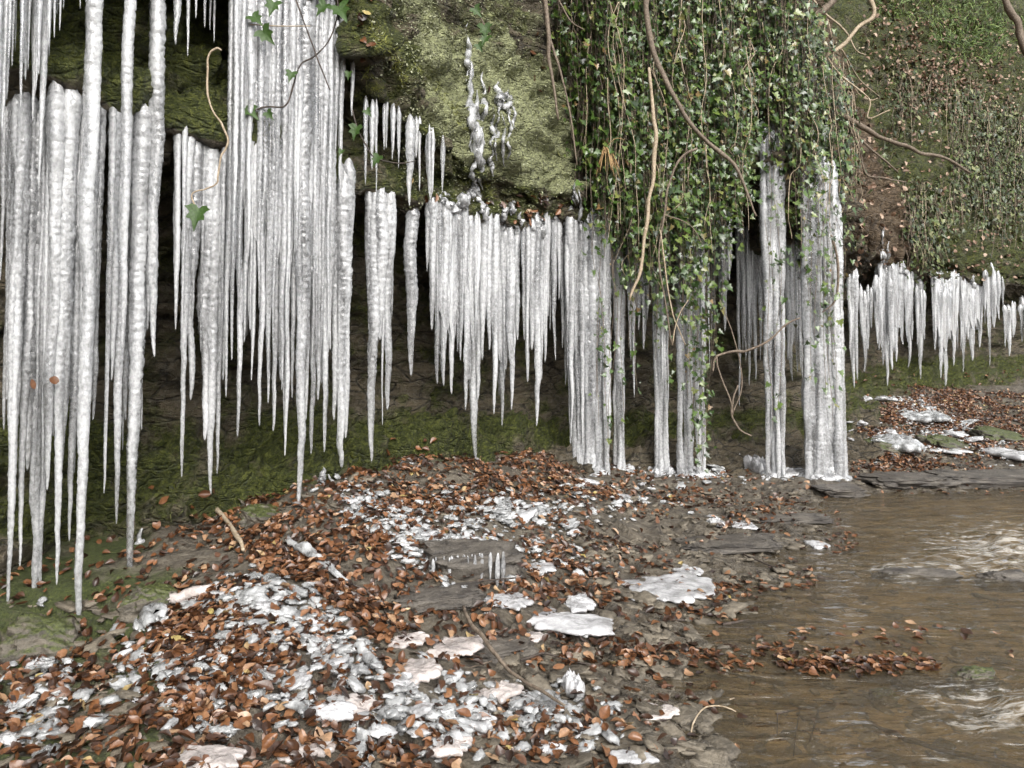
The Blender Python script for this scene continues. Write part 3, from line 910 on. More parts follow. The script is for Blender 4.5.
curtain('smaller curtain under the snow-white ledge lump, its tip centred and pointed',
        [(527, 382, 9), (537, 426, 14), (545, 362, 9), (532, 350, 11), (541, 380, 10), (524, 340, 6)], 523, 551, 238, 0, 8, (4, 8), p=.45, short=.5)
curtain('few thin icicles in the dark slit left of the pale ivy-edged ice column',
        [(555, 360, 8), (563, 348, 7), (559, 300, 6)], 552, 566, 232, .02, 2, (3, 5))

def slab_geo(L, Wd, T, seed, n=72, lump=.3):
    T = T * .36
    rr = np.concatenate([np.linspace(0, .88, 16), [.94, .98, 1.0]])
    th = np.linspace(0, 2 * math.pi, n, endpoint=False)
    out = 1 + .36 * fbm(np.cos(th) * 1.3 + seed, np.sin(th) * 1.3, 0, 210, 3) + .12 * noise(np.cos(th) * 5 + seed, np.sin(th) * 5, 0, 211)
    cs = np.sign(np.cos(th)) * np.abs(np.cos(th)) ** .75; sn = np.sign(np.sin(th)) * np.abs(np.sin(th)) ** .75
    top, bot = [], []
    for q in rr:
        x, y = q * out * cs * L / 2, q * out * sn * Wd / 2
        hz = T * np.sqrt(np.clip(1 - q ** 7, 0, 1)) * (1 + lump * fbm(x / max(L, .1) * 5 + seed, y / max(L, .1) * 5, 0, 212, 4, .6))
        top.append(np.stack([x, y, hz], 1)); bot.append(np.stack([x * .96, y * .96, np.full(n, -T * .5)], 1))
    V = np.concatenate(bot[::-1] + top[::-1][:0] + top[::-1][::-1][::-1]) if False else np.concatenate([bot[0] * 0 + np.array([0, 0, -T * .5])] + bot[1:] + top[::-1])
    return V, grid_faces(len(rr) * 2, n, True)
def column(label, strands, x0, x1, top, dep, fill=0, fillw=(5, 9), root_t=.1, foot=.55):
    """an ice column grown down to the ground: strands (x, base row, width, top row)"""
    rs = np.random.default_rng(int(x0 + x1 * 3))
    b = hit_ground((x0 + x1) / 2, max(s[1] for s in strands))
    e = thing('ice_column', (at((x0 + x1) / 2, 400, dep)[0], dep, b[2]), label, 'ice column')
    for s in strands:
        make_icicle(s[0], s[1], s[2], s[3] if len(s) > 3 and s[3] else top, dep + (s[4] if len(s) > 4 else rs.uniform(-.04, .04)), e, .25, 'ice_strand', foot, up=.3, root=False)
    bm_ = at((x0 + x1) / 2, max(s_[1] for s_ in strands), dep)
    V, Fc = slab_geo((x1 - x0 + 9) * dep / F_PX, (x1 - x0 + 6) * dep / F_PX * .8, .16, x0 * .3, lump=.5)
    V = V + np.array([bm_[0], dep + .02, 0]); V[:, 2] += float(ground_z(bm_[0], dep)) - .02
    link('frozen_foot', V, Fc, ICE, e)
    for i in range(fill):
        x = rs.uniform(x0, x1)
        ym = max(s[1] for s in strands)
        make_icicle(x, top + (ym - top) * rs.uniform(.45, .95), rs.uniform(*fillw), top + rs.uniform(-5, 10), dep - rs.uniform(0, .06), e, .5, up=.3, root=False)
    return e
column('pale ice column reaching the leaves left of the ivy, widening at its foot',
       [(574, 440, 14, None, 0), (583, 472, 16), (592, 474, 18), (601, 478, 18), (608, 476, 12), (588, 470, 16), (597, 474, 14), (580, 455, 14)], 563, 606, 238, 7.75, 16, (6, 10))
curtain('fringe of white icicles growing down the left shoulder of the pale ice column',
        [(566, 385, 8), (572, 420, 12), (579, 400, 10), (586, 410, 10), (593, 380, 10)], 562, 598, 238, -.12, 10, (5, 8), p=.45, short=.5)
column('slender grey ice column in the ivy gap next to the pale widening one', [(619, 448, 13), (623, 446, 8), (616, 430, 8)], 613, 626, 190, 8.1, 3, (4, 6))
column('narrow ice column standing left of the twin ice column wrapped in ivy', [(661, 462, 13), (666, 460, 10), (657, 440, 8)], 655, 669, 235, 8.2, 4, (4, 6))
column('twin ice column wrapped in hanging ivy down to the ground', [(681, 464, 13), (690, 466, 14), (698, 464, 12), (686, 462, 12), (703, 450, 9)], 678, 705, 235, 8.2, 8, (5, 7))
curtain('icicles peeping out under the ivy between two ice columns',
        [(644, 350, 12), (634, 397, 6), (630, 360, 7), (648, 320, 8), (639, 330, 8)], 628, 652, 230, -.3, 6, (4, 7))
curtain('grey icicles hanging below the ivy edge by the dark opening',
        [(709, 436, 7), (724, 332, 14), (720, 310, 9), (729, 280, 9), (714, 330, 8)], 706, 733, 190, -.35, 4, (4, 7))
curtain('thin icicles set back in the dark opening beside the crooked ice column',
        [(740, 406, 6), (750, 386, 9), (756, 380, 8), (745, 360, 9), (752, 340, 10), (761, 360, 8)], 738, 764, 165, .12, 12, (4, 7), up=.15)
column('crooked ice column with a bent foot right of the dark opening', [(768, 420, 13), (775, 452, 17), (779, 466, 12), (772, 430, 16), (783, 440, 10), (778, 458, 12)], 764, 787, 150, 8.3, 10, (5, 8), foot=.4)
curtain('pale icicles behind the crooked ice column and before the thickest one', [(792, 381, 10), (797, 372, 8), (788, 360, 9), (803, 380, 7)], 786, 806, 230, -.25, 5, (4, 7))
column('thickest ice column, broad and white, standing at the water corner under ivy',
       [(812, 466, 18), (819, 470, 18), (827, 471, 20), (834, 470, 18, 190), (839, 468, 15, 205), (816, 466, 15), (823, 470, 18), (831, 470, 18, 185), (808, 440, 12), (843, 430, 8, 230)], 806, 840, 185, 8.36, 18, (6, 11), foot=.8)
FO = -.05
fled = lambda x: float(np.interp(x, [850, 905, 925, 990, 1024], [285, 282, 296, 288, 300]))
far = dict(up=.2, root_t=.14)
curtain('narrow far icicle with a curved foot just right of the thickest ice column', [(854, 388, 11), (857, 380, 7), (851, 360, 6)], 849, 860, 280, 0, 1, (4, 5), dmul=lambda x: 11.2, **far)
curtain('two slim far icicles left of the frozen trickle curtain', [(865, 372, 9), (869, 350, 7), (862, 340, 6)], 861, 872, 300, 0, 2, (3, 5), dmul=lambda x: 12.0, **far)
curtain('far white curtain below the frozen trickle on brown earth, its tips on the slope',
        [(880, 350, 10), (886, 386, 13), (891, 370, 11), (896, 362, 11), (902, 345, 9), (883, 365, 10)], 876, 905, lambda x: float(np.interp(x, [876, 905], [292, 268])), 0, 14, (4, 8), dmul=lambda x: D(x) - .05, short=.5, **far)
curtain('small pointed far icicle beside the far white curtain', [(909, 368, 9), (912, 340, 6), (907, 330, 6)], 905, 914, 292, 0, 1, (3, 5), **far)
curtain('slim far icicle with a dark speckled middle, left of the far middle group', [(921, 379, 10), (925, 340, 6), (918, 345, 6)], 916, 927, 298, 0, 2, (3, 5), **far)
curtain('far middle group of icicles under the mossy slope, long central tip',
        [(946, 386, 12), (941, 378, 10), (954, 366, 9), (936, 350, 8), (950, 340, 9)], 933, 960, 290, 0, 8, (3, 6), short=.5, **far)
curtain('far group of icicles next to the long central tip, wide and ragged',
        [(964, 372, 7), (973, 361, 13), (980, 348, 9), (968, 340, 9), (977, 330, 9)], 961, 985, 284, 0, 7, (3, 6), short=.5, **far)
curtain('high far icicles hanging in front of a dark hollow near the right edge', [(994, 328, 10), (990, 366, 5), (999, 320, 7), (986, 310, 6)], 985, 1003, 266, 0, 4, (3, 6), dmul=lambda x: D(x) - .35, **far)
curtain('last far icicles at the right edge', [(1009, 356, 8), (1022, 342, 7), (1014, 335, 6), (1030, 350, 9)], 1005, 1034, 312, 0, 4, (3, 5), **far)

def drip(label, spec, px0, py0):
    c, n = hit_cliff(px0, py0)
    e = thing('frozen_trickle', c, label, 'ice')
    for (x, y0, y1, w) in spec:
        pts = []
        for y in np.linspace(y0, y1, 7):
            q, nn = hit_cliff(x + random.uniform(-2, 2), y)
            if q is not None:
                pts.append(q + nn * w * .2 * q[1] / F_PX)
        if len(pts) < 3:
            continue
        pts = np.array(pts); d = pts[0][1]
        wd = w * d / F_PX / 2
        V, Fc = tube(pts, np.array([.15, .6, 1.0, .8, .2]) * wd * .6, 9, x, .5, 6, .3)
        link('ice_rivulet', V, Fc, ICE, e)
    return e
drip('thin frozen trickle running down the lichen face onto the middle curtain', [(467, 22, 80, 9), (470, 60, 150, 14), (476, 90, 170, 14), (483, 70, 130, 10), (480, 120, 190, 10), (473, 140, 200, 9), (490, 150, 175, 10)], 470, 100)
drip('knot of ice lumps with short drips on the lichen face right of the trickle', [(497, 84, 112, 16), (506, 90, 115, 14), (497, 110, 160, 7), (503, 112, 166, 6), (509, 112, 158, 7), (492, 108, 150, 7), (514, 100, 130, 6)], 503, 110)
drip('frozen trickle on the brown earth face above the far white curtain', [(883, 225, 285, 7), (887, 240, 290, 9), (892, 262, 290, 8), (880, 250, 275, 5)], 886, 260)
drip('thin wet ice ribbon on the rock edge left of the ivy', [(577, 170, 215, 7), (580, 190, 235, 7), (574, 185, 205, 4)], 577, 190)
drip('icy glaze dripping over the dark toe rocks between the long icicles at left', [(140, 530, 562, 16), (150, 538, 570, 18), (160, 543, 574, 16), (172, 548, 577, 18), (168, 530, 566, 12), (186, 555, 582, 18), (198, 562, 580, 16), (122, 565, 597, 15), (130, 572, 600, 12), (178, 535, 560, 10)], 160, 550)
drip('ice smears on the mossy toe rock below the forked icicle', [(322, 466, 492, 13), (330, 474, 499, 12), (336, 484, 502, 14), (402, 456, 472, 15), (412, 460, 477, 13), (326, 480, 500, 10)], 330, 480)
drip('white lump of ice on the leafy ledge above the smaller curtain', [(540, 222, 232, 18), (548, 221, 233, 18), (556, 223, 236, 16), (533, 226, 236, 12)], 548, 226)
drip('crusty snow ice with frozen leaves on the ledge above the grey glassy sheet', [(505, 205, 222, 12), (512, 200, 216, 10), (500, 222, 236, 12), (515, 224, 236, 11), (520, 212, 226, 9), (526, 228, 238, 9)], 510, 215)

# ------------------------------------------------------------------ leaves
def beech_template(seed):
    r = np.random.default_rng(seed)
    n = 6
    t = np.linspace(0, 1, n)
    wid = .34 * np.sin(np.pi * np.clip(t * .95 + .03, 0, 1)) ** .75 * (1.12 - .35 * t)
    k1, k2 = r.uniform(-1.5, 1.7), r.uniform(-.45, .75)
    tw = r.uniform(-.5, .5)
    V = []
    for i in range(n):
        a = k1 * (t[i] - .5)
        cy = (math.sin(a) / k1) if abs(k1) > .05 else t[i] - .5
        cz = ((1 - math.cos(a)) / k1) if abs(k1) > .05 else 0
        for s in (-1, -.5, 0, .5, 1):
            x = wid[i] * s
            zz = abs(s) ** 1.5 * wid[i] * k2 + (.05 * r.uniform(-1, 1)) * abs(s) + tw * x * (t[i] - .5)
            V.append((x * math.cos(k2 * .5 * abs(s)), cy, cz + zz))
    return np.array(V), grid_faces(n, 5)
BEECH = [beech_template(i) for i in range(14)]
def ivy_template(seed):
    r = np.random.default_rng(seed)
    half = [(.02, .0), (.30, .10), (.44, -.06), (.27, -.24), (.33, -.46), (.13, -.50), (.0, -.90)]
    j = lambda: r.uniform(-.04, .04)
    out = [(x + j(), y + j()) for x, y in half[:-1]] + [(0, half[-1][1] + j())] + [(-x + j(), y + j()) for x, y in half[:-1][::-1]]
    f = r.uniform(.1, .45); b = r.uniform(-.3, .3)
    V = [(0, -.26, 0)] + [(x, y, abs(x) * f + b * y * y) for x, y in out]
    n = len(out)
    Fc = np.array([(0, 1 + i, 1 + (i + 1) % n) for i in range(n)])[:, ::-1]
    return np.array(V), Fc
IVYT = [ivy_template(i) for i in range(8)]
def blade_template(seed):
    r = np.random.default_rng(seed)
    n = 5; t = np.linspace(0, 1, n); k = r.uniform(.3, 1.6)
    V = []
    for i in range(n):
        w = .035 * (1 - t[i]) + .004
        for s in (-1, 1):
            V.append((w * s, math.sin(k * t[i]) / k, -(1 - math.cos(k * t[i])) / k))
    return np.array(V), grid_faces(n, 2)
BLADE = [blade_template(i) for i in range(6)]

def frames(nrm, spin):
    """rotation matrices whose local z is nrm and local -y points downhill, then spun about z"""
    n = nrm / (np.linalg.norm(nrm, axis=1, keepdims=True) + 1e-9)
    up = np.tile([0., 0.001, 1.], (len(n), 1))
    y = up - n * (up * n).sum(1, keepdims=True)
    l = np.linalg.norm(y, axis=1, keepdims=True)
    y = np.where(l > .05, y / np.maximum(l, 1e-6), np.array([[0, 1., 0]]))
    y = y - n * (y * n).sum(1, keepdims=True); y /= np.linalg.norm(y, axis=1, keepdims=True) + 1e-9
    x = np.cross(y, n)
    c, s = np.cos(spin)[:, None], np.sin(spin)[:, None]
    return np.stack([x * c + y * s, -x * s + y * c, n], -1)

def scatter(temps, pos, Rm, scale, seed=0):
    r = np.random.default_rng(seed)
    tid = r.integers(0, len(temps), len(pos))
    parts = []
    for k, (tv, tf) in enumerate(temps):
        s = tid == k
        if not s.any():
            continue
        V = np.einsum('nij,kj->nki', Rm[s], tv) * scale[s][:, None, None] + pos[s][:, None, :]
        m = len(tv)
        Fc = tf[None] + (np.arange(s.sum()) * m)[:, None, None]
        parts.append((V.reshape(-1, 3), Fc.reshape(-1, tf.shape[1])))
    return join(parts)

def jitter_n(base, amt, r):
    return base + r.normal(0, amt, base.shape)

# fallen leaves over the bank
def litter_density(px, py):
    d = np.zeros_like(px)
    def add(cx, cy, sx, sy, a, rot=0):
        c, s = math.cos(rot), math.sin(rot)
        u, v = (px - cx) * c + (py - cy) * s, -(px - cx) * s + (py - cy) * c
        d[:] = np.maximum(d, a * np.exp(-(u / sx) ** 2 - (v / sy) ** 2))
    add(430, 490, 190, 26, 1.1, -.08)
    add(330, 540, 90, 60, 1.15, .5)
    add(390, 600, 95, 45, 1.0, .55)
    add(250, 640, 130, 55, .95, .25)
    add(230, 720, 190, 70, 1.15)
    add(90, 690, 60, 40, .7)
    add(480, 740, 110, 40, .5)
    add(555, 555, 70, 26, .65, .1)
    add(560, 592, 60, 12, .6, .1)
    add(590, 655, 80, 14, .15)
    add(700, 660, 80, 11, .85, .08)
    add(640, 655, 50, 18, .35)
    add(800, 675, 110, 6, .7, .07)
    add(880, 686, 50, 4, .6)
    add(640, 490, 60, 18, .8, .1)
    add(700, 472, 70, 12, .5)
    add(690, 615, 60, 8, .3)
    add(760, 590, 70, 8, .25)
    add(925, 410, 90, 26, .9)
    add(890, 450, 60, 24, .45)
    add(760, 500, 80, 30, .2)
    add(980, 425, 70, 18, 1.0, .05)
    add(880, 460, 60, 20, .25)
    add(860, 545, 50, 12, .15)
    return np.clip(d + .035, 0, 1.1)
N = 150000
rr_ = 2.0 * (18.0 / 2.0) ** np.where(rng.uniform(0, 1, N) < .7, rng.uniform(0, .72, N), rng.uniform(.68, 1, N))            # more draws close to the camera
aa_ = np.radians(rng.uniform(-46, 38, N))
rr_ = np.concatenate([rr_, rng.uniform(9.5, 17.5, 60000)]); aa_ = np.concatenate([aa_, np.radians(rng.uniform(19, 37, 60000))])
N = len(rr_)
lx, ly = rr_ * np.sin(aa_), rr_ * np.cos(aa_)
lz = ground_z(lx, ly)
lpx, lpy = project(np.stack([lx, ly, lz], -1))
dens = litter_density(lpx, lpy) * (.30 + 1.0 * sstep(-.4, .35, fbm(lx * 2.6, ly * 2.6, 0, 120, 3)))
area_w = (rr_ / 4.5) ** 2                                   # even out the draw density over the ground
keep = (rng.uniform(0, 1, N) < dens * np.clip(area_w, 0, 1.0) * 1.3) & ((lz > -.02) | ((lz > -.1) & (lpy > 640) & (lpy < 695)))
lx, ly, lz = lx[keep], ly[keep], lz[keep]
nL = len(lx)
eps = .04
gnx = -(ground_z(lx + eps, ly) - ground_z(lx - eps, ly)) / (2 * eps)
gny = -(ground_z(lx, ly + eps) - ground_z(lx, ly - eps)) / (2 * eps)
gn = np.stack([gnx, gny, np.ones(nL)], 1)
wet_ = (lz < .004)[:, None]
gn = np.where(wet_, np.array([[0, 0, 1.]]), gn) + rng.normal(0, 1, gn.shape) * np.where(wet_, .13, .36)
pos = np.stack([lx, ly, np.maximum(lz, 0.0) + np.where(lz < .004, rng.uniform(.004, .012, nL), rng.uniform(.002, .03, nL))], 1)
V, Fc = scatter(BEECH, pos, frames(gn, rng.uniform(0, 6.28, nL)), rng.uniform(.030, .064, nL) * np.where(rng.uniform(0, 1, nL) < .12, 1.25, 1), 3)
lit = link('fallen_leaves', V, Fc, M_BEECH, origin=(0, 0, 0))
tag(lit, 'brown beech leaves strewn over the bank below the icicles', 'leaves', None, 'stuff')
print('leaves', nL)

# leaves lying on the ledges of the cliff
def cliff_points(boxes, r):
    P, Nn = [], []
    for (x0, x1, y0, y1, n) in boxes:
        for _ in range(n):
            q, nn = hit_cliff(r.uniform(x0, x1), r.uniform(y0, y1))
            if q is not None:
                P.append(q); Nn.append(nn)
    return np.array(P), np.array(Nn)
r2 = np.random.default_rng(21)
P, Nn = cliff_points([(485, 560, 198, 236, 60), (400, 440, 165, 200, 6), (440, 490, 90, 110, 3), (525, 545, 30, 110, 6), (360, 372, 0, 60, 8), (255, 275, 560, 585, 0),
                      (150, 300, 490, 600, 50), (380, 460, 440, 470, 14), (850, 1024, 370, 400, 60)], r2)
V, Fc = scatter(BEECH, P + Nn * .02, frames(jitter_n(Nn * .6 + np.array([0, 0, .5]), .35, r2), r2.uniform(0, 6.28, len(P))), r2.uniform(.05, .085, len(P)), 4)
tag(link('ledge_leaves', V, Fc, M_BEECH, origin=(0, 0, 0)), 'dead leaves caught on the ledges and mossy toe of the cliff', 'leaves', None, 'stuff')

# ------------------------------------------------------------------ ivy
def nrm_out(px):
    i = int(np.argmin(np.abs(CPX - px)))
    return np.array([NX[i], NY[i], 0.0])
def ivy_plant(label, strands, name='ivy_plant', size=(.042, .092), gap=.046, mat=M_IVY, group=None, seed=1, spread=.075, stem_r=.0025, nstem=10 ** 9, dry=0):
    """strands: arrays of 3-D points; leaves alternate along each"""
    r = np.random.default_rng(seed)
    P, Nn, stems = [], [], []
    for k, (S, no) in enumerate(strands):
        S = np.asarray(S, float)
        seg = np.concatenate([[0], np.cumsum(np.linalg.norm(np.diff(S, axis=0), axis=1))])
        m = max(2, int(seg[-1] / gap))
        u = np.sort(r.uniform(0, seg[-1], m))
        Q = np.stack([np.interp(u, seg, S[:, j]) for j in range(3)], 1)
        P.append(Q + r.normal(0, spread, Q.shape) + no * r.uniform(0, .03, (m, 1)))
        b = no[None] * 1.0 + np.array([[0, 0, .45]])
        Nn.append(b + r.normal(0, .42, (m, 3)))
        if k < nstem:
            stems.append(tube(S, stem_r, 4, k, .1, 2))
    P, Nn = np.concatenate(P), np.concatenate(Nn)
    e = thing(name, P[np.argmin(P[:, 2])], label, 'ivy', group)
    V, Fc = scatter(IVYT, P, frames(Nn, r.normal(0, .7, len(P))), r.uniform(*size, len(P)) * r.choice([.5, .7, 1, 1.25], len(P)), seed)
    link('foliage', V, Fc, mat, e)
    if stems:
        V, Fc = join(stems)
        link('stems', V, Fc, M_VINE, e)
    if dry:
        V, Fc = join([tube(S + np.cumsum(r.normal(0, .03, S.shape), 0) + no * .1 + np.array([0, 0, -.1 * r.uniform()]), [.0045, .004, .002], 5, k, .1, 3) for k, (S, no) in enumerate(strands) if k % dry == 0])
        link('dry_stems', V, Fc, M_PALE, e)
    return e
r3 = np.random.default_rng(33)
def hang(px, y0, y1, out=.15, wob=.05, n=9, d=None):
    """a strand hanging from row y0 down to y1, standing off the cliff"""
    dd = D(px) if d is None else d
    no = nrm_out(px)
    if d is None:
        q, _n = hit_cliff(px, min(max((y0 + y1) / 2, 15), 150))
        if q is not None:
            dd = q[1] - out if q[1] < 10.2 else 8.9 - out
        out = 0.0
    base = at(px, (y0 + y1) / 2, dd)
    pts = []
    ph = r3.uniform(0, 50)
    za, zb = at(px, y0, dd)[2], at(px, y1, dd)[2]
    for i, z in enumerate(np.linspace(za, zb, n)):
        o = out + wob * float(noise(z * 1.3, ph, 0, 61))
        pts.append(np.array([base[0], base[1], z]) + no * o + np.array([1, .8, 0]) * wob * float(noise(z * 1.6, ph + 9, 0, 62)))
    return np.array(pts), no
edge_main = lambda x: float(np.interp(x, [560, 575, 590, 610, 640, 660, 700, 720, 735], [60, 130, 180, 225, 245, 250, 235, 190, 150]))
st_main = []
for i in range(430):
    px = 556 + 190 * r3.uniform(0, 1) ** .8
    cl = float(noise(px / 14, 3, 0, 64))
    y1 = edge_main(px) + cl * 40 + r3.normal(0, 26)
    y0 = r3.uniform(-60, -10) if r3.uniform() < .55 else r3.uniform(0, max(10, y1 - 60))
    if y1 - y0 < 20:
        continue
    st_main.append(hang(px, y0, y1, .10 + .42 * r3.uniform(0, 1) ** 1.3 * sstep(556, 610, px), .08))
ivy_plant('big dark green ivy curtain covering the cliff in the middle, above three ice columns', st_main, seed=2, gap=.05, dry=6)
edge_r = lambda x: float(np.interp(x, [735, 745, 765, 785, 800, 820, 850], [135, 110, 120, 165, 195, 205, 215]))
st_r = []
for i in range(270):
    px = r3.uniform(734, 850)
    y1 = edge_r(px) + float(noise(px / 8, 8, 0, 64)) * 45 + r3.normal(0, 26)
    top_lim = float(np.interp(px, [734, 800, 852], [-50, -30, 95]))
    y0 = top_lim if r3.uniform() < .5 else r3.uniform(top_lim, max(top_lim + 10, y1 - 40))
    if y1 - y0 < 15:
        continue
    if 745 < px < 765 and r3.uniform() < .5:
        continue
    st_r.append(hang(px, y0, y1, (.03 + .35 * r3.uniform(0, 1)) * (1 - .6 * sstep(825, 850, px)), .08, d=None))
ivy_plant('bushy ivy overhang at the cliff corner above the thickest ice column', st_r, seed=3, gap=.052, dry=5)
def strand_on(label, specs, seed, d, gap=.06, size=(.05, .085), group=None):
    S = []
    for (x, y0, y1) in specs:
        S.append(hang(x, y0, y1, 0.0, .06, d=d))
    ivy_plant(label, S, 'ivy_strand', size, gap, seed=seed, spread=.03, group=group)
strand_on('loose ivy strands trailing down the right side of the pale widening ice column', [(598, 200, 330), (602, 230, 440), (607, 220, 380), (611, 240, 455), (600, 300, 425), (596, 320, 400)], 5, 7.55, .13)
strand_on('ivy strand dangling in front of the slender grey ice column', [(622, 200, 420), (628, 210, 350), (634, 230, 400)], 6, 7.9, .12)
strand_on('ivy strand hanging along the narrow ice column', [(655, 240, 360), (663, 240, 330), (668, 240, 390)], 7, 8.0, .12)
strand_on('thick bunch of ivy trailing down the twin ice column to the ground',
          [(678, 230, 330), (684, 230, 350), (690, 220, 400), (695, 220, 460), (700, 220, 440), (705, 220, 450), (710, 210, 400), (716, 200, 350), (692, 300, 440), (702, 330, 470), (687, 250, 400), (698, 260, 380), (722, 200, 300), (707, 250, 380)], 8, 7.95, .062)
strand_on('sparse ivy climbing up the crooked ice column', [(770, 150, 300), (776, 140, 360), (780, 200, 420), (767, 220, 330), (773, 300, 430)], 9, 8.1, .13)
strand_on('ivy sprinkled over the upper half of the thickest ice column', [(808, 190, 300), (813, 190, 340), (819, 180, 390), (825, 180, 330), (831, 190, 400), (837, 180, 350), (842, 190, 300), (828, 240, 420), (815, 250, 380), (835, 250, 370)], 10, 8.1, .09)
strand_on('ivy strand between the crooked and the thickest ice columns', [(793, 180, 330), (800, 190, 300), (797, 200, 280)], 12, 8.5, .1)

# ivy, moss and leaf cover on the far slope
r4 = np.random.default_rng(44)
st_far = []
for i in range(1300):
    px = r4.uniform(850, 1060)
    if px < 915 and r4.uniform() < .88 * (1 - sstep(880, 915, px)) + .05:
        continue
    y0 = r4.uniform(20, 230) if px < 905 else r4.uniform(75, 235)
    if noise(px / 40, y0 / 40, 0, 71) < -.1:
        continue
    pts = []
    for y in np.linspace(y0, y0 + r4.uniform(20, 75), 5):
        q, nn = hit_cliff(px + r4.uniform(-1, 1), min(y, 280))
        if q is not None and q[1] > 9:
            pts.append(q + nn * r4.uniform(.02, .15))
    if len(pts) == 5:
        st_far.append((np.array(pts), nrm_out(px)))
e = ivy_plant('ivy and hanging shoots covering the far mossy slope on the right', st_far, 'slope_ivy', (.06, .13), .095, M_IVYFAR, seed=13, spread=.09, stem_r=.005, dry=7)
def cover(name, label, cat, temps, mat, boxes, size, tilt, seed, lift=.02, npow=0.6, dmin=0.0, updir=0.5):
    r = np.random.default_rng(seed)
    P, Nn = cliff_points(boxes, r)
    k = P[:, 1] > dmin
    P, Nn = P[k], Nn[k]
    dist = np.ones(len(P))
    V, Fc = scatter(temps, P + Nn * lift, frames(jitter_n(Nn * npow + np.array([0, 0, updir]), tilt, r), r.uniform(0, 6.28, len(P))), r.uniform(*size, len(P)), seed)
    return tag(link(name, V, Fc, mat, origin=(0, 0, 0)), label, cat, None, 'stuff')
cover('dry_leaves', 'dry pale leaves scattered over the far slope', 'leaves', BEECH, M_DRY,
      [(900, 1024, 20, 120, 600), (860, 960, 0, 90, 420), (920, 1000, 60, 100, 260), (900, 1024, 90, 280, 420), (850, 910, 60, 280, 160)], (.06, .13), .4, 51, .05, dmin=9.5)
cover('green_ferns', 'tuft of bright green grass and fern at the top right of the slope', 'grass', BLADE, M_GRASS,
      [(925, 1005, -8, 45, 1500), (870, 925, -8, 20, 250), (985, 1024, 10, 60, 200), (945, 1000, 20, 65, 500)], (.14, .36), .8, 52, .06, dmin=9.5)
cover('moss', 'short moss shoots on the ridge and face of the cliff', 'moss', BLADE, M_MOSS,
      [(355, 470, 0, 150, 1500), (160, 235, 0, 110, 700), (60, 110, 0, 70, 300), (440, 580, 60, 210, 350), (60, 480, 400, 540, 2600), (480, 820, 400, 460, 900), (910, 1024, 190, 285, 1300), (850, 1024, 375, 400, 350)], (.02, .06), .6, 53, .0)
M_LICH = leaf_material('pale lichen scales', [(0.0, (0.12, 0.125, 0.065)), (0.5, (0.28, 0.30, 0.16)), (1.0, (0.46, 0.47, 0.33))], 0.8, 60)
cover('lichen', 'pale green lichen scales on the upright rock face', 'lichen', BEECH, M_LICH, [(400, 580, 0, 215, 4200), (370, 440, 0, 80, 500)], (.010, .028), .35, 54, .0)
for k, (lab, L) in enumerate([('upper streak of yellow green moss on the ridge beside the narrow icicles', [(370, 25), (385, 45), (398, 65), (405, 82)]),
                              ('long streak of yellow green moss running down the ridge to the trickle', [(415, 62), (432, 80), (448, 98), (458, 118), (466, 138)]),
                              ('short moss streak low on the ridge beneath the upper one', [(363, 70), (372, 80), (381, 92)]),
                              ('moss tuft below the trickle by the leafy ledge', [(482, 178), (488, 188), (494, 200)])]):
    r = np.random.default_rng(80 + k)
    P, Nn = [], []
    for i in range(420 if k < 2 else 160):
        u = r.uniform(0, 1)
        x = np.interp(u, np.linspace(0, 1, len(L)), [a for a, b in L]) + r.normal(0, 3)
        y = np.interp(u, np.linspace(0, 1, len(L)), [b for a, b in L]) + r.normal(0, 3)
        q, nn = hit_cliff(x, y)
        if q is not None:
            P.append(q); Nn.append(nn)
    P, Nn = np.array(P), np.array(Nn)
    V, Fc = scatter(BLADE, P, frames(jitter_n(Nn, .5, r), r.uniform(0, 6.28, len(P))), r.uniform(.03, .075, len(P)), k)
    tag(link('yellow_moss', V, Fc, M_YMOSS), lab, 'moss', None, 'stuff')

# straw tuft caught in the ivy
def tuft(label, px, py, d, n, mat, size, cat='grass', name='straw_tuft', dirs=(0.2, -.4, -.9), spread=.5, seed=0):
    r = np.random.default_rng(seed)
    c = at(px, py, d)
    parts = []
    for i in range(n):
        v = np.array(dirs) + r.normal(0, spread, 3)
        v /= np.linalg.norm(v)
        L = r.uniform(*size)
        p1 = c + v * L * .5 + np.array([0, 0, .03]); p2 = c + v * L + np.array([0, 0, -.04])
        parts.append(tube([c + r.normal(0, .01, 3), p1, p2], [.006, .005, .002], 4, i, .1, 4))
    V, Fc = join(parts)
    return tag(link(name, V, Fc, mat), label, cat)
tuft('straw coloured tuft of dead stems hanging in the big ivy curtain', 606, 148, 7.35, 26, M_STRAW, (.12, .3), seed=1)
tuft('brown bundle of dry grass and leaves in the bushy ivy overhang', 775, 100, 8.45, 60, M_DRY, (.2, .5), seed=2, spread=.7, name='dry_grass_tuft')

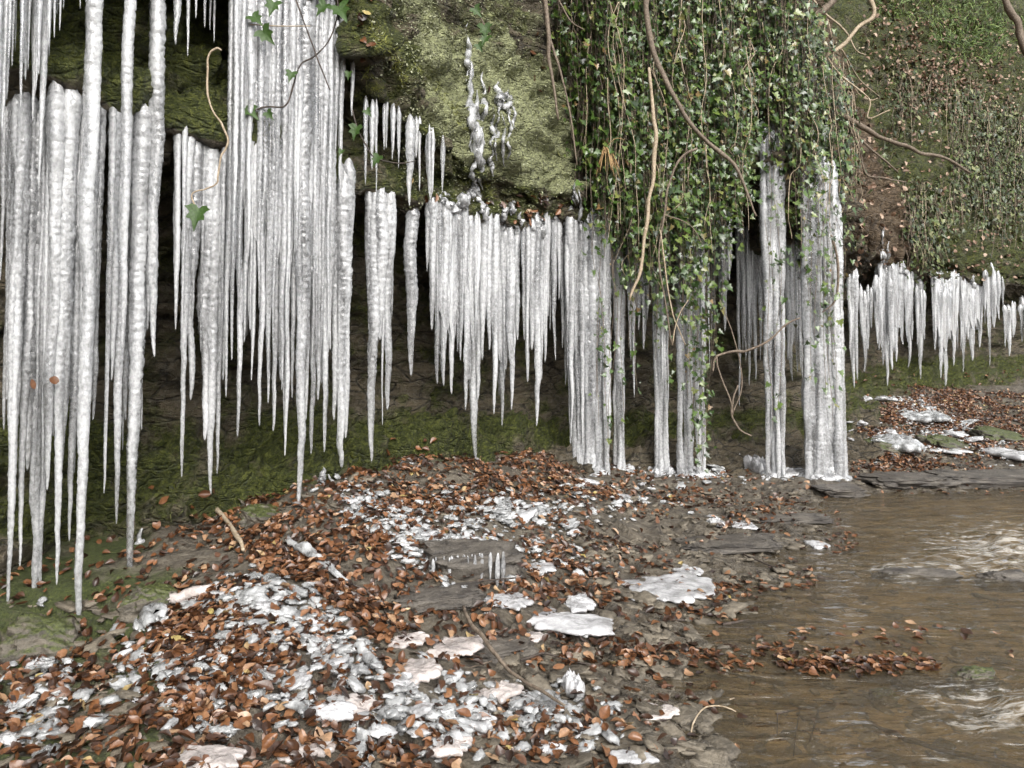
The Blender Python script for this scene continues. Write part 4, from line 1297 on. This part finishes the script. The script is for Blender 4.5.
# ------------------------------------------------------------------ vines, branches and twigs
def stem(name, label, L, d, w, mat, cat='branch', extra=(), on=None, seed=0, sides=7):
    """L: pixel points (x, y[, depth]); w: widths in px"""
    P = [at(q[0], q[1], q[2] if len(q) > 2 else d) for q in L]
    if on == 'ground':
        P = []
        for q in L:
            g = hit_ground(q[0], q[1])
            lift = q[2] if len(q) > 2 else .012
            P.append(g + np.array([0, 0, lift]))
    P = np.array(P)
    dd = P[:, 1].mean()
    rad_ = np.atleast_1d(w) * dd / F_PX / 2
    V, Fc = tube(P, rad_, sides, seed or L[0][0], .18, 6)
    if not extra:
        return tag(link(name, V, Fc, mat), label, cat)
    e = thing(name, P[0], label, cat)
    link('main_stem', V, Fc, mat, e)
    for (L2, w2) in extra:
        if on == 'ground':
            Q = np.array([hit_ground(q[0], q[1]) + np.array([0, 0, q[2] if len(q) > 2 else .012]) for q in L2])
        else:
            Q = np.array([at(q[0], q[1], q[2] if len(q) > 2 else d) for q in L2])
        V, Fc = tube(Q, np.atleast_1d(w2) * dd / F_PX / 2, 6, L2[0][0], .18, 6)
        link('side_twig', V, Fc, mat, e)
    return e
stem('vine', 'thick grey brown vine slanting down through the big ivy curtain', [(644, -20), (649, 35), (668, 85), (690, 122), (712, 146), (735, 166), (748, 195), (756, 216)], 7.4, [5.5, 5, 4, 2], M_VINE, 'vine',
     [([(650, -10), (646, 30), (655, 60)], [2, 1.5])])
stem('vine', 'pale smooth vine hanging straight in the big ivy curtain', [(648, 68), (653, 100), (655, 140), (652, 185), (645, 230), (640, 268), (630, 300)], 7.35, [3.5, 4, 3.6, 2.6], M_PALE, 'vine')
stem('vine', 'thin vine curving from the thick one down to the ice columns', [(697, 148), (680, 158), (670, 180), (664, 215), (659, 260), (666, 305), (672, 345)], 7.4, [2.5, 2.2, 1.4], M_VINE, 'vine', [([(664, 215), (690, 225), (703, 245)], [1.4, .8])])
stem('vine', 'brown root hanging on the rock edge left of the big ivy curtain', [(543, -10), (548, 40), (552, 80), (558, 120)], 7.3, [5, 4, 2], M_VINE, 'vine', [([(548, 30), (560, 70), (570, 110), (577, 165)], [3, 1.5]), ([(556, -5), (570, 20), (584, 30)], [2, 1])])
stem('bare_branch', 'bare grey branch jutting right from the ivy corner across the far slope', [(815, 98, 8.6), (838, 112, 8.7), (868, 130, 8.9), (900, 144, 9.1), (925, 154, 9.3), (945, 158, 9.4), (970, 173, 9.6)], 9, [5, 5, 4.5, 4, 2.2], M_VINE, 'branch',
     [([(846, 122, 8.8), (862, 140, 8.9), (882, 158, 9), (898, 172, 9.1)], [3, 1.6]), ([(848, 124, 8.8), (860, 150, 8.9), (866, 174, 9), (885, 178, 9), (905, 182, 9.1)], [2.4, 1.2])])
stem('bare_branch', 'pale crooked branch arching up from the ivy overhang to the top edge', [(785, 88), (806, 76), (822, 66), (828, 55), (845, 45), (858, 28), (874, 14), (866, -10)], 8.4, [3, 3.6, 4, 4.5], M_PALE, 'branch',
     [([(826, 56), (840, 75), (862, 92), (870, 102), (868, 118), (890, 110)], [2, 1.2]), ([(810, 40), (826, 58)], [1.5, 2])])
stem('bare_branch', 'dark thick bough at the top edge above the ivy overhang', [(800, 18), (820, 12), (840, -6)], 8.5, [4, 7, 8], M_VINE, 'branch')
stem('bare_branch', 'thin pale twig crossing behind the pale crooked branch', [(806, -10), (826, 15), (845, 30), (856, 50), (866, 55)], 8.9, [2, 2, 1], M_PALE, 'twig')
stem('bare_branch', 'brown bough crossing the top right corner', [(996, -20), (1008, 8), (1018, 25), (1024, 48), (1040, 80)], 13, [6, 7, 6], M_VINE, 'branch')
stem('bare_branch', 'forked twig standing in front of the dark opening by the twin ice column', [(800, 318), (785, 325), (770, 340), (748, 350), (733, 352), (716, 358), (712, 372)], 7.7, [1.5, 2, 3, 2], M_VINE, 'twig',
     [([(716, 357), (720, 375), (730, 400), (733, 415)], [2, 1.6]), ([(738, 385), (732, 405), (733, 418), (741, 430), (752, 436)], [1.5, 2.4, 1.5]), ([(720, 300), (733, 335), (742, 380), (733, 415)], [1, 1.5])])
stem('bare_branch', 'curling twig hanging before the icicles under the big ivy curtain', [(660, 230), (668, 290), (675, 320), (686, 345)], 7.4, [1.5, 1.4, 1], M_PALE, 'twig', [([(672, 345), (678, 318), (688, 300)], [1.2, 1])])
stem('bare_branch', 'twig hanging down beside the thickest ice column', [(832, 235), (838, 268), (835, 300), (822, 312)], 8.1, [3, 2.4, 1.5], M_VINE, 'twig')
for k, (lab, L, w) in enumerate([('thin twig dangling on the brown earth face', [(846, 60, 12), (856, 90, 12.3), (870, 100, 12.5), (878, 98, 12.5)], 1.6),
                                 ('long thin root dangling beside the frozen trickle on the earth face', [(842, 50, 11), (860, 80, 12), (880, 97, 13)], 1.4)]):
    stem('bare_branch', lab, L, 12, [w, w, w * .6], M_PALE, 'twig')
# sticks on the ground
stem('fallen_stick', 'grey stick lying down the bank beside the stained ice slabs', [(462, 626, .10), (474, 645, .09), (492, 668, .08), (510, 688, .07), (535, 702, .06), (566, 716, .04)], 0, [4.5, 4, 3.5, 2.5], M_VINE, 'stick', [([(492, 668, .03), (470, 672, .02)], [2, 1])], 'ground')
stem('fallen_stick', 'dark thin twig across the leaves in the middle of the bank', [(352, 590, .03), (368, 600, .04), (384, 618, .04), (400, 640, .03)], 0, [2.5, 2.2, 1.5], M_DARK, 'stick', (), 'ground')
stem('bent_twig', 'bent pale twig arching out of the mud at the water edge', [(690, 738, .0), (694, 731, .04), (706, 725, .07), (722, 723, .07), (736, 724, .05)], 0, [1.8, 1.6, 1.2], M_PALE, 'twig',
     [([(730, 719, .08), (736, 700, .0), (744, 730, .02)], [1.5, 1])], 'ground')
stem('bent_twig', 'dark forked twig standing in the shallow water near the bottom edge', [(776, 726, .05), (795, 722, .05), (817, 722, .06), (813, 738, .03), (806, 752, -.02)], 0, [2, 2, 1.5], M_DARK, 'twig',
     [([(800, 722, .05), (796, 740, .03), (792, 764, -.02)], [1.6, 1.2]), ([(778, 726, .05), (777, 745, -.02)], [1.4, 1])], 'ground')
stem('sunken_stick', 'long dark stick lying under the shallow water near the bottom edge', [(822, 738, .02), (862, 730, .03), (885, 738, .03), (910, 748, .03), (945, 760, .03), (985, 768, .03), (1030, 778, .02)], 0, [2, 4, 5, 5, 4], M_DARK, 'stick', (), 'ground')
for (lab, L, w) in [('thin dark twig on the mud near the big white slab', [(735, 548, .02), (746, 560, .03), (770, 568, .02), (785, 575, .02)], 2),
                    ('dark stick afloat at the water edge below the big white slab', [(722, 628, .02), (755, 624, .02), (805, 629, .02)], 3.2),
                    ('short dark stick by the stream edge right of the mud', [(818, 580, .02), (832, 583, .02), (846, 584, .02)], 4),
                    ('dark twig stuck on the mud shelf in front of the thickest ice column', [(840, 575, .02), (848, 575, .03), (862, 580, .01)], 1.6),
                    ('dark twig lying on the mud left of the bent pale twig', [(655, 700, .01), (675, 712, .02), (698, 716, .02)], 2.4),
                    ('long dark root across the mud below the long white slab', [(520, 665, .02), (545, 660, .03), (575, 666, .02), (600, 668, .01)], 2.2),
                    ('thin twig pointing into the frozen leaves by the shale step', [(425, 600, .03), (470, 590, .04), (530, 582, .03)], 1.8),
                    ('flat dark stick in the mud under the small white slab', [(620, 632, .01), (660, 625, .02), (700, 622, .01)], 2.8),
                    ('bark strip lying on the mossy stones left of the leaves', [(216, 516, .05), (226, 528, .05), (238, 545, .04), (244, 556, .03)], 5)]:
    stem('fallen_stick', lab, L, 0, [w, w, w * .6], M_DARK if 'bark' not in lab else M_PALE, 'stick', (), 'ground')
# more small wiry stems in the ivy corner
for k, (x0, y0, x1, y1) in enumerate([(735, 20, 742, 160), (745, 60, 770, 205), (725, 30, 733, 120), (790, 20, 800, 110), (760, 0, 790, 60)]):
    pass

def sprig(label, L, w, leaves, d, mat=M_PALE):
    P = np.array([at(x, y, d) for x, y in L])
    e = thing('ivy_sprig', P[0], label, 'ivy')
    V, Fc = tube(P, np.array([w, w, w * .7]) * d / F_PX / 2, 6, L[0][0], .15, 6)
    link('stem', V, Fc, mat, e)
    r = np.random.default_rng(int(L[0][0]))
    for (x, y, s) in leaves:
        tv, tf = ivy_leaf_fine(r)
        n = np.array([[r.uniform(-.3, .3), -1, r.uniform(.0, .5)]])
        Rm = frames(n, np.array([r.uniform(-.8, .8)]))[0]
        sc = s * d / F_PX
        c = at(x, y, d - .03)
        V = (tv @ Rm.T) * sc + c
        link('leaf', V, tf, M_IVYDARK, e)
    return e
def ivy_leaf_fine(r):
    half = np.array([(.02, .0), (.12, .10), (.30, .12), (.38, .02), (.50, -.04), (.36, -.16), (.27, -.24), (.33, -.36), (.36, -.50), (.22, -.48), (.14, -.54), (.07, -.75), (0, -.95)])
    full = np.vstack([half, half[:-1][::-1] * [-1, 1]])
    c = np.array([0, -.25])
    V = [np.array([0, -.25, 0])]
    for s in (.5, 1.0):
        for q in full:
            x, y = c + (q - c) * s
            V.append(np.array([x + r.uniform(-.01, .01), y, abs(x) * .35 * s - .2 * s * (y + .25) ** 2 + r.uniform(-.015, .015)]))
    n = len(full)
    tri = [(0, 1 + (i + 1) % n, 1 + i) for i in range(n)]
    q1 = [(1 + i, 1 + (i + 1) % n, 1 + n + (i + 1) % n) for i in range(n)]
    q2 = [(1 + i, 1 + n + (i + 1) % n, 1 + n + i) for i in range(n)]
    return np.array(V), np.array(tri + q1 + q2)
sprig('single ivy sprig with one leaf dangling on a looping pale stem before the left icicles', [(222, 50), (214, 49), (208, 60), (207, 90), (213, 110), (222, 125), (228, 142), (222, 155), (218, 175), (216, 184), (205, 189), (192, 195), (197, 210)], 2.2, [(199, 208, 26)], 4.25)
sprig('thin twining ivy sprig with several leaves across the top of the wide tall curtain', [(232, 122), (262, 108), (285, 106), (293, 85), (300, 66), (316, 55), (330, 38), (338, 12), (336, -10)], 1.8, [(244, 106, 24), (267, 112, 12), (292, 72, 14), (326, 4, 18), (338, 6, 26)], 4.75, M_DARK)
sprig('bare reddish ivy stem zigzagging over the wide tall curtain', [(294, -5), (305, 25), (314, 50), (326, 80), (330, 90)], 1.6, [(349, 72, 10)], 4.7, M_DARK)
sprig('ivy sprig under the top edge beside the sparse tiny icicles', [(232, 26), (250, 25), (275, 26), (310, 26)], 1.4, [(252, 16, 18), (262, 30, 22), (274, 2, 20), (240, 20, 12)], 4.7, M_PALE)
sprig('ivy sprig with three leaves by the sugary forked icicle', [(352, 110), (358, 130), (366, 145), (376, 158), (400, 163), (416, 161)], 1.6, [(357, 126, 17), (379, 156, 14), (366, 110, 10), (342, 150, 8)], 5.15, M_DARK)
sprig('green ivy shoot on the rock above the trickle', [(470, 5), (478, 12), (486, 30), (484, 45)], 1.6, [(474, 8, 14), (484, 25, 17), (487, 36, 14), (478, 44, 11)], 6.2, M_VINE)

# leaves frozen into the left curtain
for k, (x, y, s) in enumerate([(33, 384, .045), (54, 380, .055)]):
    tv, tf = BEECH[k + 2]
    Rm = frames(np.array([[.2, -1, .1]]), np.array([.4 + k]))[0]
    V = (tv @ Rm.T) * s * np.array([1, .5, 1.2]) + at(x, y, D(x) - .068)
    tag(link('frozen_leaf', V, tf, M_BEECH), ['smaller rusty leaf frozen into the dense left ice curtain', 'larger rusty leaf frozen into the dense left ice curtain'][k], 'leaf')

# ------------------------------------------------------------------ rocks
def rock_geo(size, seed, n=44, box=3.2, strata=.0, rough=.2):
    u = np.linspace(-math.pi / 2, math.pi / 2, n); v = np.linspace(0, 2 * math.pi, n * 2, endpoint=False)
    U, Vv = np.meshgrid(u, v, indexing='ij')
    sp = lambda a, e: np.sign(a) * np.abs(a) ** e
    e = 2 / box
    x, y, z = sp(np.cos(U), e) * sp(np.cos(Vv), e), sp(np.cos(U), e) * sp(np.sin(Vv), e), sp(np.sin(U), e)
    k = 1 + rough * fbm(x * 1.4 + seed, y * 1.4, z * 1.4, 200, 4) + .5 * rough * fbm(x * 5 + seed, y * 5, z * 5, 201, 3)
    _f1, _f2, _c = worley(x * 1.7 + seed, y * 1.7, z * 1.7, 320)
    k = k + rough * (.45 * _c + .9 * np.clip(_f2 - _f1, 0, .3))
    if strata:
        sn_ = noise(z * 5 + seed + .25 * fbm(x, y, z, 205, 2), x * .35, y * .35, 203)
        k = k * (1 - .0) + strata * np.sign(sn_) * np.abs(sn_) ** .4
        _g1, _g2, _gc = worley(x * 3.1 + seed, y * 3.1, z * 5, 330)
        k = k + .06 * _gc
    P = np.stack([x * k * size[0] / 2, y * k * size[1] / 2, z * (1 + .5 * (k - 1)) * size[2] / 2], -1).reshape(-1, 3)
    return P, grid_faces(n, n * 2, True)
def rotz(V, a):
    c, s = math.cos(a), math.sin(a)
    return V @ np.array([[c, s, 0], [-s, c, 0], [0, 0, 1]])
def tiltx(V, a, b):
    ca, sa, cb, sb = math.cos(a), math.sin(a), math.cos(b), math.sin(b)
    return V @ np.array([[1, 0, 0], [0, ca, sa], [0, -sa, ca]]) @ np.array([[cb, 0, -sb], [0, 1, 0], [sb, 0, cb]])
def rock(name, label, px, py, size, rot=0, sink=.3, mat=M_SHALE, seed=0, tilt=(0, 0), strata=.0, cat='rock', box=3.2, d=None):
    g = hit_ground(px, py)
    V, Fc = rock_geo(size, seed or px, strata=strata, box=box)
    V = rotz(tiltx(V, *tilt), rot)
    V = V + g + np.array([0, 0, size[2] * (.5 - sink)])
    return tag(link(name, V, Fc, mat), label, cat)
rock('shale_step', 'dark shale step edged with ice drips in the middle of the leafy bank', 470, 568, (.5, .3, .22), .35, .45, seed=3, strata=.07, box=6, tilt=(.1, .05))
rock('shale_slab', 'layered shale slab in front of the ice-dripped step', 440, 600, (.4, .2, .08), .3, .35, seed=4, strata=.08, box=6)
rock('shale_slab', 'thin dark shale slab at the water edge before the thickest ice column', 838, 493, (.42, .3, .09), .1, .2, seed=5, strata=.08, box=5)
rock('shale_slab', 'long dark shale slab with shaded edge at the right margin', 990, 484, (1.5, .55, .16), .02, .3, seed=6, strata=.08, box=5)
rock('shale_slab', 'flat shale slab below the rounded ice mound', 905, 482, (.8, .45, .09), .1, .3, seed=7, strata=.08, box=5)
rock('shale_slab', 'narrow shale plate sticking up from the mud left of the thickest ice column', 790, 520, (.6, .22, .05), .15, .3, seed=8, strata=.1, box=5)
rock('shale_slab', 'cracked shale plate on the mud above the big white slab', 725, 545, (.7, .35, .05), .2, .3, seed=9, strata=.1, box=5)
rock('shale_slab', 'wet dark shale plate under the stick by the stained slabs', 495, 650, (.36, .25, .06), .5, .3, seed=10, strata=.1, box=5)
rock('stream_stone', 'reddish wet stone poking out of the stream near the dark forked twig', 884, 704, (.11, .08, .07), .2, .1, M_STONE, seed=11)
rock('stream_stone', 'flat grey stone awash in the stream beside floating leaves', 916, 690, (.17, .10, .10), .1, .25, M_SHALE, seed=12)
rock('stream_stone', 'low dark stone at the white riffle on the right margin', 1005, 590, (.3, .14, .14), .1, .15, M_SHALE, seed=13)
rock('stream_stone', 'pale stone in the riffle at lower right', 975, 694, (.2, .1, .13), .1, .15, M_STONE, seed=14)
rock('stream_stone', 'low rock breaking the current below the dark sticks', 920, 583, (.5, .14, .10), .05, .15, M_SHALE, seed=15)
for (px, py, s, rt, lab, mt) in [(40, 650, (.42, .34, .30), .3, 'brown block of stone under the tips of the dense left curtain', M_STONE), (150, 605, (.34, .25, .22), .6, 'dark boulder beneath the icy glaze', M_STONE), 
                                 (265, 520, (.4, .3, .2), .9, 'dark ribbed rock left of the long white icicle tip', M_STONE), (950, 448, (.9, .5, .3), .2, 'dark mossy boulder on the far bank', M_MSTONE),
                                 (1000, 440, (1.0, .6, .34), .1, 'broad mossy boulder at the right end of the far bank', M_MSTONE), (885, 452, (.7, .5, .3), .3, 'rounded rock coated with white ice near the thickest ice column', M_STONE)]:
    V_ = rock('mossy_stone', lab, px, py, tuple(k * .8 for k in s), rt, .5, mt, seed=px * .37, tilt=(.25, .2), box=2.6)

# ------------------------------------------------------------------ ice on the ground
def slab(label, px, py, wpx, hpx, rot=0, T=.03, mat=ICE_WHITE, name='ice_slab', seed=0, lift=.0, lump=.3, tilt=(0, 0)):
    g = hit_ground(px, py)
    L = wpx * g[1] / F_PX
    foresh = max(.12, (EYE - g[2]) / g[1])
    Wd = max(.05, hpx * g[1] / F_PX / foresh)
    V, Fc = slab_geo(L, Wd, T, seed or px * .11, lump=lump)
    V = rotz(tiltx(V, *tilt), rot)
    zz = ground_z(g[0] + V[:, 0], g[1] + V[:, 1])
    V = V + np.array([g[0], g[1], 0]); 
    V[:, 2] += np.percentile(zz, 70) + lift
    return tag(link(name, V, Fc, mat), label, 'ice slab')
slab('large white ice slab lying alone on the wet mud', 669, 590, 80, 28, .18, .05)
slab('small broken piece touching the back corner of the large white ice slab', 690, 572, 26, 11, .3, .04)
slab('long white ice slab pointing toward the stream', 562, 628, 102, 22, -.38, .05)
slab('flat white ice piece joined to the upper end of the long white slab', 512, 608, 44, 18, -.2, .04)
slab('small white ice slab above the long one', 577, 603, 34, 15, .15, .05)
slab('thin white ice piece on leaves above the long slab', 535, 572, 44, 12, .2, .03)
slab('pinkish flat ice slab beside the grey stick', 455, 648, 52, 22, -.25, .04, ICE_PINK)
slab('cloudy oblong ice slab left of the grey stick', 418, 676, 46, 22, -.2, .05, ICE_PINK)
slab('brown stained ice slab right of the grey stick', 497, 694, 34, 24, -.7, .05, ICE_PINK)
slab('oval cloudy ice slab in the leaves left of centre', 358, 706, 42, 18, -.4, .05, ICE_PINK)
slab('rounded lumpy ice slab left of the oval cloudy one', 328, 716, 52, 15, .0, .05, ICE_WHITE)
slab('flat greyish ice slab with leaves on it at the bottom', 305, 752, 58, 22, .1, .035, ICE_PINK)
slab('long pale ice slab at the bottom edge left', 208, 758, 70, 18, -.15, .04, ICE_PINK)
slab('thin translucent ice plate on mud by the bent twig', 660, 718, 36, 14, .05, .025, ICE_PINK)
slab('whitish ice plate on the bottom edge mud', 634, 757, 42, 13, .0, .03, ICE_WHITE)
slab('white slab far off at the right edge above the long shale slab', 1004, 453, 32, 11, .1, .12)
slab('small white ice bit on the mud shelf by the stream', 817, 546, 20, 7, .2, .04)
slab('white ice bit on the mud near the thin dark twig', 742, 527, 28, 7, .0, .04)
slab('small ice bit on the mud left of the white ice bit', 715, 525, 16, 8, .0, .05)
slab('low icy crust at the foot of the crooked ice column', 795, 472, 36, 8, .0, .05)
slab('white ice crust in front of the far shale slab', 940, 480, 34, 8, -.1, .05)
slab('ice crust left of the white slab far off', 945, 452, 34, 8, -.1, .06)
slab('small ice plate on the mud beneath the long white slab', 535, 640, 28, 10, -.2, .03, ICE_PINK)
slab('pale square ice slab at the bottom centre', 552, 752, 30, 12, .2, .04, ICE_WHITE)
slab('upright cloudy ice block by the leaf patch right of the stained slabs', 573, 688, 18, 16, .4, .11, ICE_WHITE, lump=.5)
slab('wide melting ice slab left of the upright cloudy block', 545, 712, 52, 20, -.1, .05, ICE_CLEAR)
slab('melting ice slab at the lower centre near a green leaf', 470, 722, 44, 26, .5, .06, ICE_WHITE)
slab('flat ice slab below the melting one', 452, 752, 40, 16, .0, .04, ICE_PINK)
slab('pale ice slab on the leaf bank below the shale slab', 408, 640, 30, 14, -.4, .04, ICE_PINK)
slab('upright ice stump on the mud right of the twin ice column', 753, 468, 16, 9, .2, .26, ICE_WHITE, 'ice_stump', lump=.4)
slab('lumpy white ice mound on the far rounded rock', 893, 446, 44, 12, -.1, .2, ICE_CLEAR, 'ice_mound', lump=.4)
slab('dirty white ice mound at the foot of the far slope', 918, 420, 44, 8, -.5, .16, ICE_CLEAR, 'ice_mound', lump=.4)
def fallen_icicle(label, p0, p1, w, mat=ICE_CLEAR, lift=.03):
    a, b = hit_ground(*p0), hit_ground(*p1)
    mid = hit_ground((p0[0] + p1[0]) / 2, (p0[1] + p1[1]) / 2)
    zt = max(0, mid[2] - (a[2] + b[2]) / 2)
    P = [a + [0, 0, lift + zt], (a + b) / 2 + [0, 0, lift + zt], b + [0, 0, lift * .6 + zt]]
    wd = w * a[1] / F_PX / 2
    V, Fc = tube(P, [wd * .8, wd, wd * .4], 9, p0[0], .35, 14)
    return tag(link('fallen_icicle', V, Fc, mat), label, 'icicle')
fallen_icicle('broken icicle lying on leaves below the long white icicle', (287, 546), (346, 588), 9)
fallen_icicle('second broken icicle close under the first on the leaf bank', (296, 556), (338, 586), 5)
fallen_icicle('pink stained broken icicle at the tip of the tall group', (145, 612), (230, 588), 11, ICE_PINK)
fallen_icicle('broken icicle piece in the leaves left of the oblong cloudy slab', (356, 652), (384, 682), 9)
fallen_icicle('short broken icicle end beneath the pink stained one', (152, 612), (165, 628), 16)
fallen_icicle('broken icicle half buried in the leaves at lower left', (145, 612), (150, 634), 11)

# lumps: a dozen shapes, many pieces
def lump_geo(seed):
    V, Fc = rock_geo((1, .8, .62), seed * 3.3, 15, 2.3, 0, .4)
    return V, Fc
LUMPS = [mesh_of('ice_chunk', *lump_geo(i + 1)) for i in range(14)]
for m_ in LUMPS:
    m_.materials.append(ICE_CLEAR)
LUMPS_W = [m_.copy() for m_ in LUMPS[:7]]
for m_ in LUMPS_W:
    m_.materials.clear(); m_.materials.append(ICE_WHITE)
def chunks(label, group, spots, seed):
    r = np.random.default_rng(seed)
    for (cx, cy, sx, sy, rot, n, s0, s1) in spots:
        for i in range(max(3, int(n * .56))):
            u, v = r.normal(0, .55), r.normal(0, .55)
            x = cx + u * sx * math.cos(rot) - v * sy * math.sin(rot); y = cy + u * sx * math.sin(rot) + v * sy * math.cos(rot)
            g, nn = hit(x, min(max(y, 400), 800))
            k = r.choice(len(LUMPS) + len(LUMPS_W))
            o = bpy.data.objects.new('ice_chunk', LUMPS[k] if k < len(LUMPS) else LUMPS_W[k - len(LUMPS)])
            s = r.uniform(s0, s1 * 1.35) * g[1] / F_PX
            o.scale = (s, s * r.uniform(.7, 1.1), s * r.uniform(.3, .65))
            o.rotation_euler = (r.uniform(-.3, .3), r.uniform(-.3, .3), r.uniform(0, 6.28))
            o.location = [float(c) for c in g + np.array([0, 0, s * .12])]
            COL.objects.link(o)
            tag(o, label, 'ice chunk', group)
chunks('rounded glassy ice lump on the mossy stones in the lower left corner', 'ice lumps in the lower left corner', [(42, 665, 24, 16, 0, 16, 10, 22), (30, 700, 26, 20, 0, 16, 9, 20), (30, 745, 36, 18, 0, 20, 10, 24), (75, 690, 20, 14, 0, 8, 8, 16)], 1)
chunks('clear ice lump in the frosty patch on the leaf slope left of the broken icicles', 'ice lumps of the frosty patch', [(262, 612, 46, 22, .3, 42, 8, 20), (320, 640, 40, 20, .6, 34, 8, 18)], 2)
chunks('small frosted ice lump in the icy streak running down the leaf bank', 'ice lumps of the icy streak', [(350, 510, 34, 12, .6, 16, 7, 15), (410, 535, 44, 14, .7, 26, 7, 16), (400, 560, 20, 10, .5, 8, 7, 14)], 3)
chunks('ice lump on the icy shelf on top of the dark shale step', 'ice lumps on the shale step', [(500, 515, 60, 16, 0, 40, 7, 17), (470, 540, 50, 8, .1, 16, 8, 16), (545, 535, 40, 14, 0, 14, 6, 14)], 4)
chunks('loose ice lump among brown leaves at the lower left centre', 'loose ice lumps in the leaves', [(175, 690, 60, 30, 0, 18, 9, 20), (190, 640, 50, 20, .2, 12, 9, 18), (270, 700, 60, 30, 0, 16, 9, 18)], 5)
chunks('melting ice lump around the slabs at the bottom centre', 'ice lumps by the bottom slabs', [(400, 730, 70, 30, 0, 24, 9, 22), (480, 715, 40, 24, 0, 14, 9, 20), (560, 720, 40, 18, 0, 14, 8, 18), (420, 690, 50, 14, 0, 10, 9, 18)], 6)
chunks('bright ice crumb on the far bank beneath the far curtains', 'ice crumbs on the far bank', [(895, 395, 24, 10, .4, 12, 6, 12), (940, 425, 46, 12, .5, 26, 6, 13), (890, 440, 30, 12, 0, 16, 6, 13), (850, 440, 20, 14, 0, 6, 5, 9)], 7)
chunks('ice crumb on the leafy ground between the pale column and the twin ice column', 'ice crumbs before the ice columns', [(640, 490, 50, 12, .1, 16, 5, 11), (700, 470, 50, 6, 0, 14, 5, 10), (580, 490, 30, 10, 0, 8, 6, 12), (780, 470, 24, 6, 0, 8, 5, 11)], 8)
# shale chips and grit on the mud
rp = np.random.default_rng(123)
CH = [rock_geo((1, .7, .22), 20 + i * 2.3, 7, 4, 0, .3) for i in range(8)]
P = []
for (x0, x1, y0, y1, n) in [(560, 860, 475, 560, 800), (600, 800, 540, 680, 600), (470, 720, 640, 768, 500), (840, 1024, 400, 490, 600), (0, 160, 600, 768, 260), (200, 460, 470, 520, 200), (690, 1024, 560, 768, 700)]:
    for _ in range(n):
        gq = hit_ground(rp.uniform(x0, x1), rp.uniform(y0, y1))
        if gq[2] > -.12:
            P.append(gq)
P = np.array(P)
V, Fc = scatter(CH, P, frames(np.array([[0, 0, 1.]]) + rp.normal(0, .2, (len(P), 3)), rp.uniform(0, 6.28, len(P))), rp.uniform(.02, .10, len(P)) * rp.choice([.4, .6, 1, 1.3], len(P)), 10)
tag(link('gravel', V, Fc, M_GRIT, origin=(0, 0, 0)), 'flat shale chips and grit scattered over the wet mud', 'gravel', None, 'stuff')

# finer ice crumbs: too many to count
rc = np.random.default_rng(99)
SH = [rock_geo((1, .72, .34), 50 + i * 1.7, 8, 2.6, 0, .45) for i in range(8)]
P = []
for (cx, cy, sx, sy, rot, n) in [(42, 700, 34, 50, 0, 260), (275, 615, 60, 34, .35, 620), (330, 650, 50, 24, .6, 380), (390, 525, 75, 18, .7, 640), (500, 512, 80, 18, 0, 700),
                                 (470, 545, 60, 12, .1, 260), (200, 680, 90, 44, 0, 420), (430, 715, 110, 36, 0, 620), (560, 715, 50, 24, 0, 220), (560, 560, 70, 22, 0, 200),
                                 (640, 500, 60, 16, 0, 160), (930, 420, 60, 16, .5, 620), (890, 445, 36, 14, 0, 420), (905, 400, 24, 10, .3, 260), (700, 475, 60, 8, 0, 120), (960, 440, 60, 10, 0, 160)]:
    u, v = rc.normal(0, .6, n), rc.normal(0, .6, n)
    for a, b in zip(u, v):
        x = cx + a * sx * math.cos(rot) - b * sy * math.sin(rot); y = cy + a * sx * math.sin(rot) + b * sy * math.cos(rot)
        if y < 395:
            continue
        gq = hit_ground(x, y)
        if gq[2] > -.01:
            P.append(gq)
P = np.array(P)
P = P[rc.uniform(0, 1, len(P)) < np.where(P[:, 1] > 8, 1.0, .36)]
V, Fc = scatter(SH, P + np.stack([P[:, 0] * 0, P[:, 0] * 0, rc.uniform(.008, .03, len(P))], 1), frames(np.array([[0, 0, 1.]]) + rc.normal(0, .28, (len(P), 3)), rc.uniform(0, 6.28, len(P))), rc.uniform(.025, .095, len(P)) * rc.choice([.45, .7, 1], len(P)), 9)
tag(link('ice_crumbs', V, Fc, ICE_CLEAR, origin=(0, 0, 0)), 'small ice crumbs scattered among the leaves on the bank', 'ice', None, 'stuff')
# drips on the shale step
g = hit_ground(470, 568)
e = thing('ice_curtain', g, 'miniature icicles hanging from the shale step in the leafy bank', 'icicles')
for i in range(16):
    SEED[0] += 1
    u = -.2 + (i * .026 + random.uniform(-.03, .03))
    V, Fc = icicle_geo(g[0] + u, g[1] - .175 + u * .36 + random.uniform(-.02, .02), g[2] + .125, g[2] + .125 - random.choice([.03, .06, .1, .15, .2]), random.uniform(.015, .05), 4.8, SEED[0] * 1.37, .5)
    link('icicle', V, Fc, ICE, e)
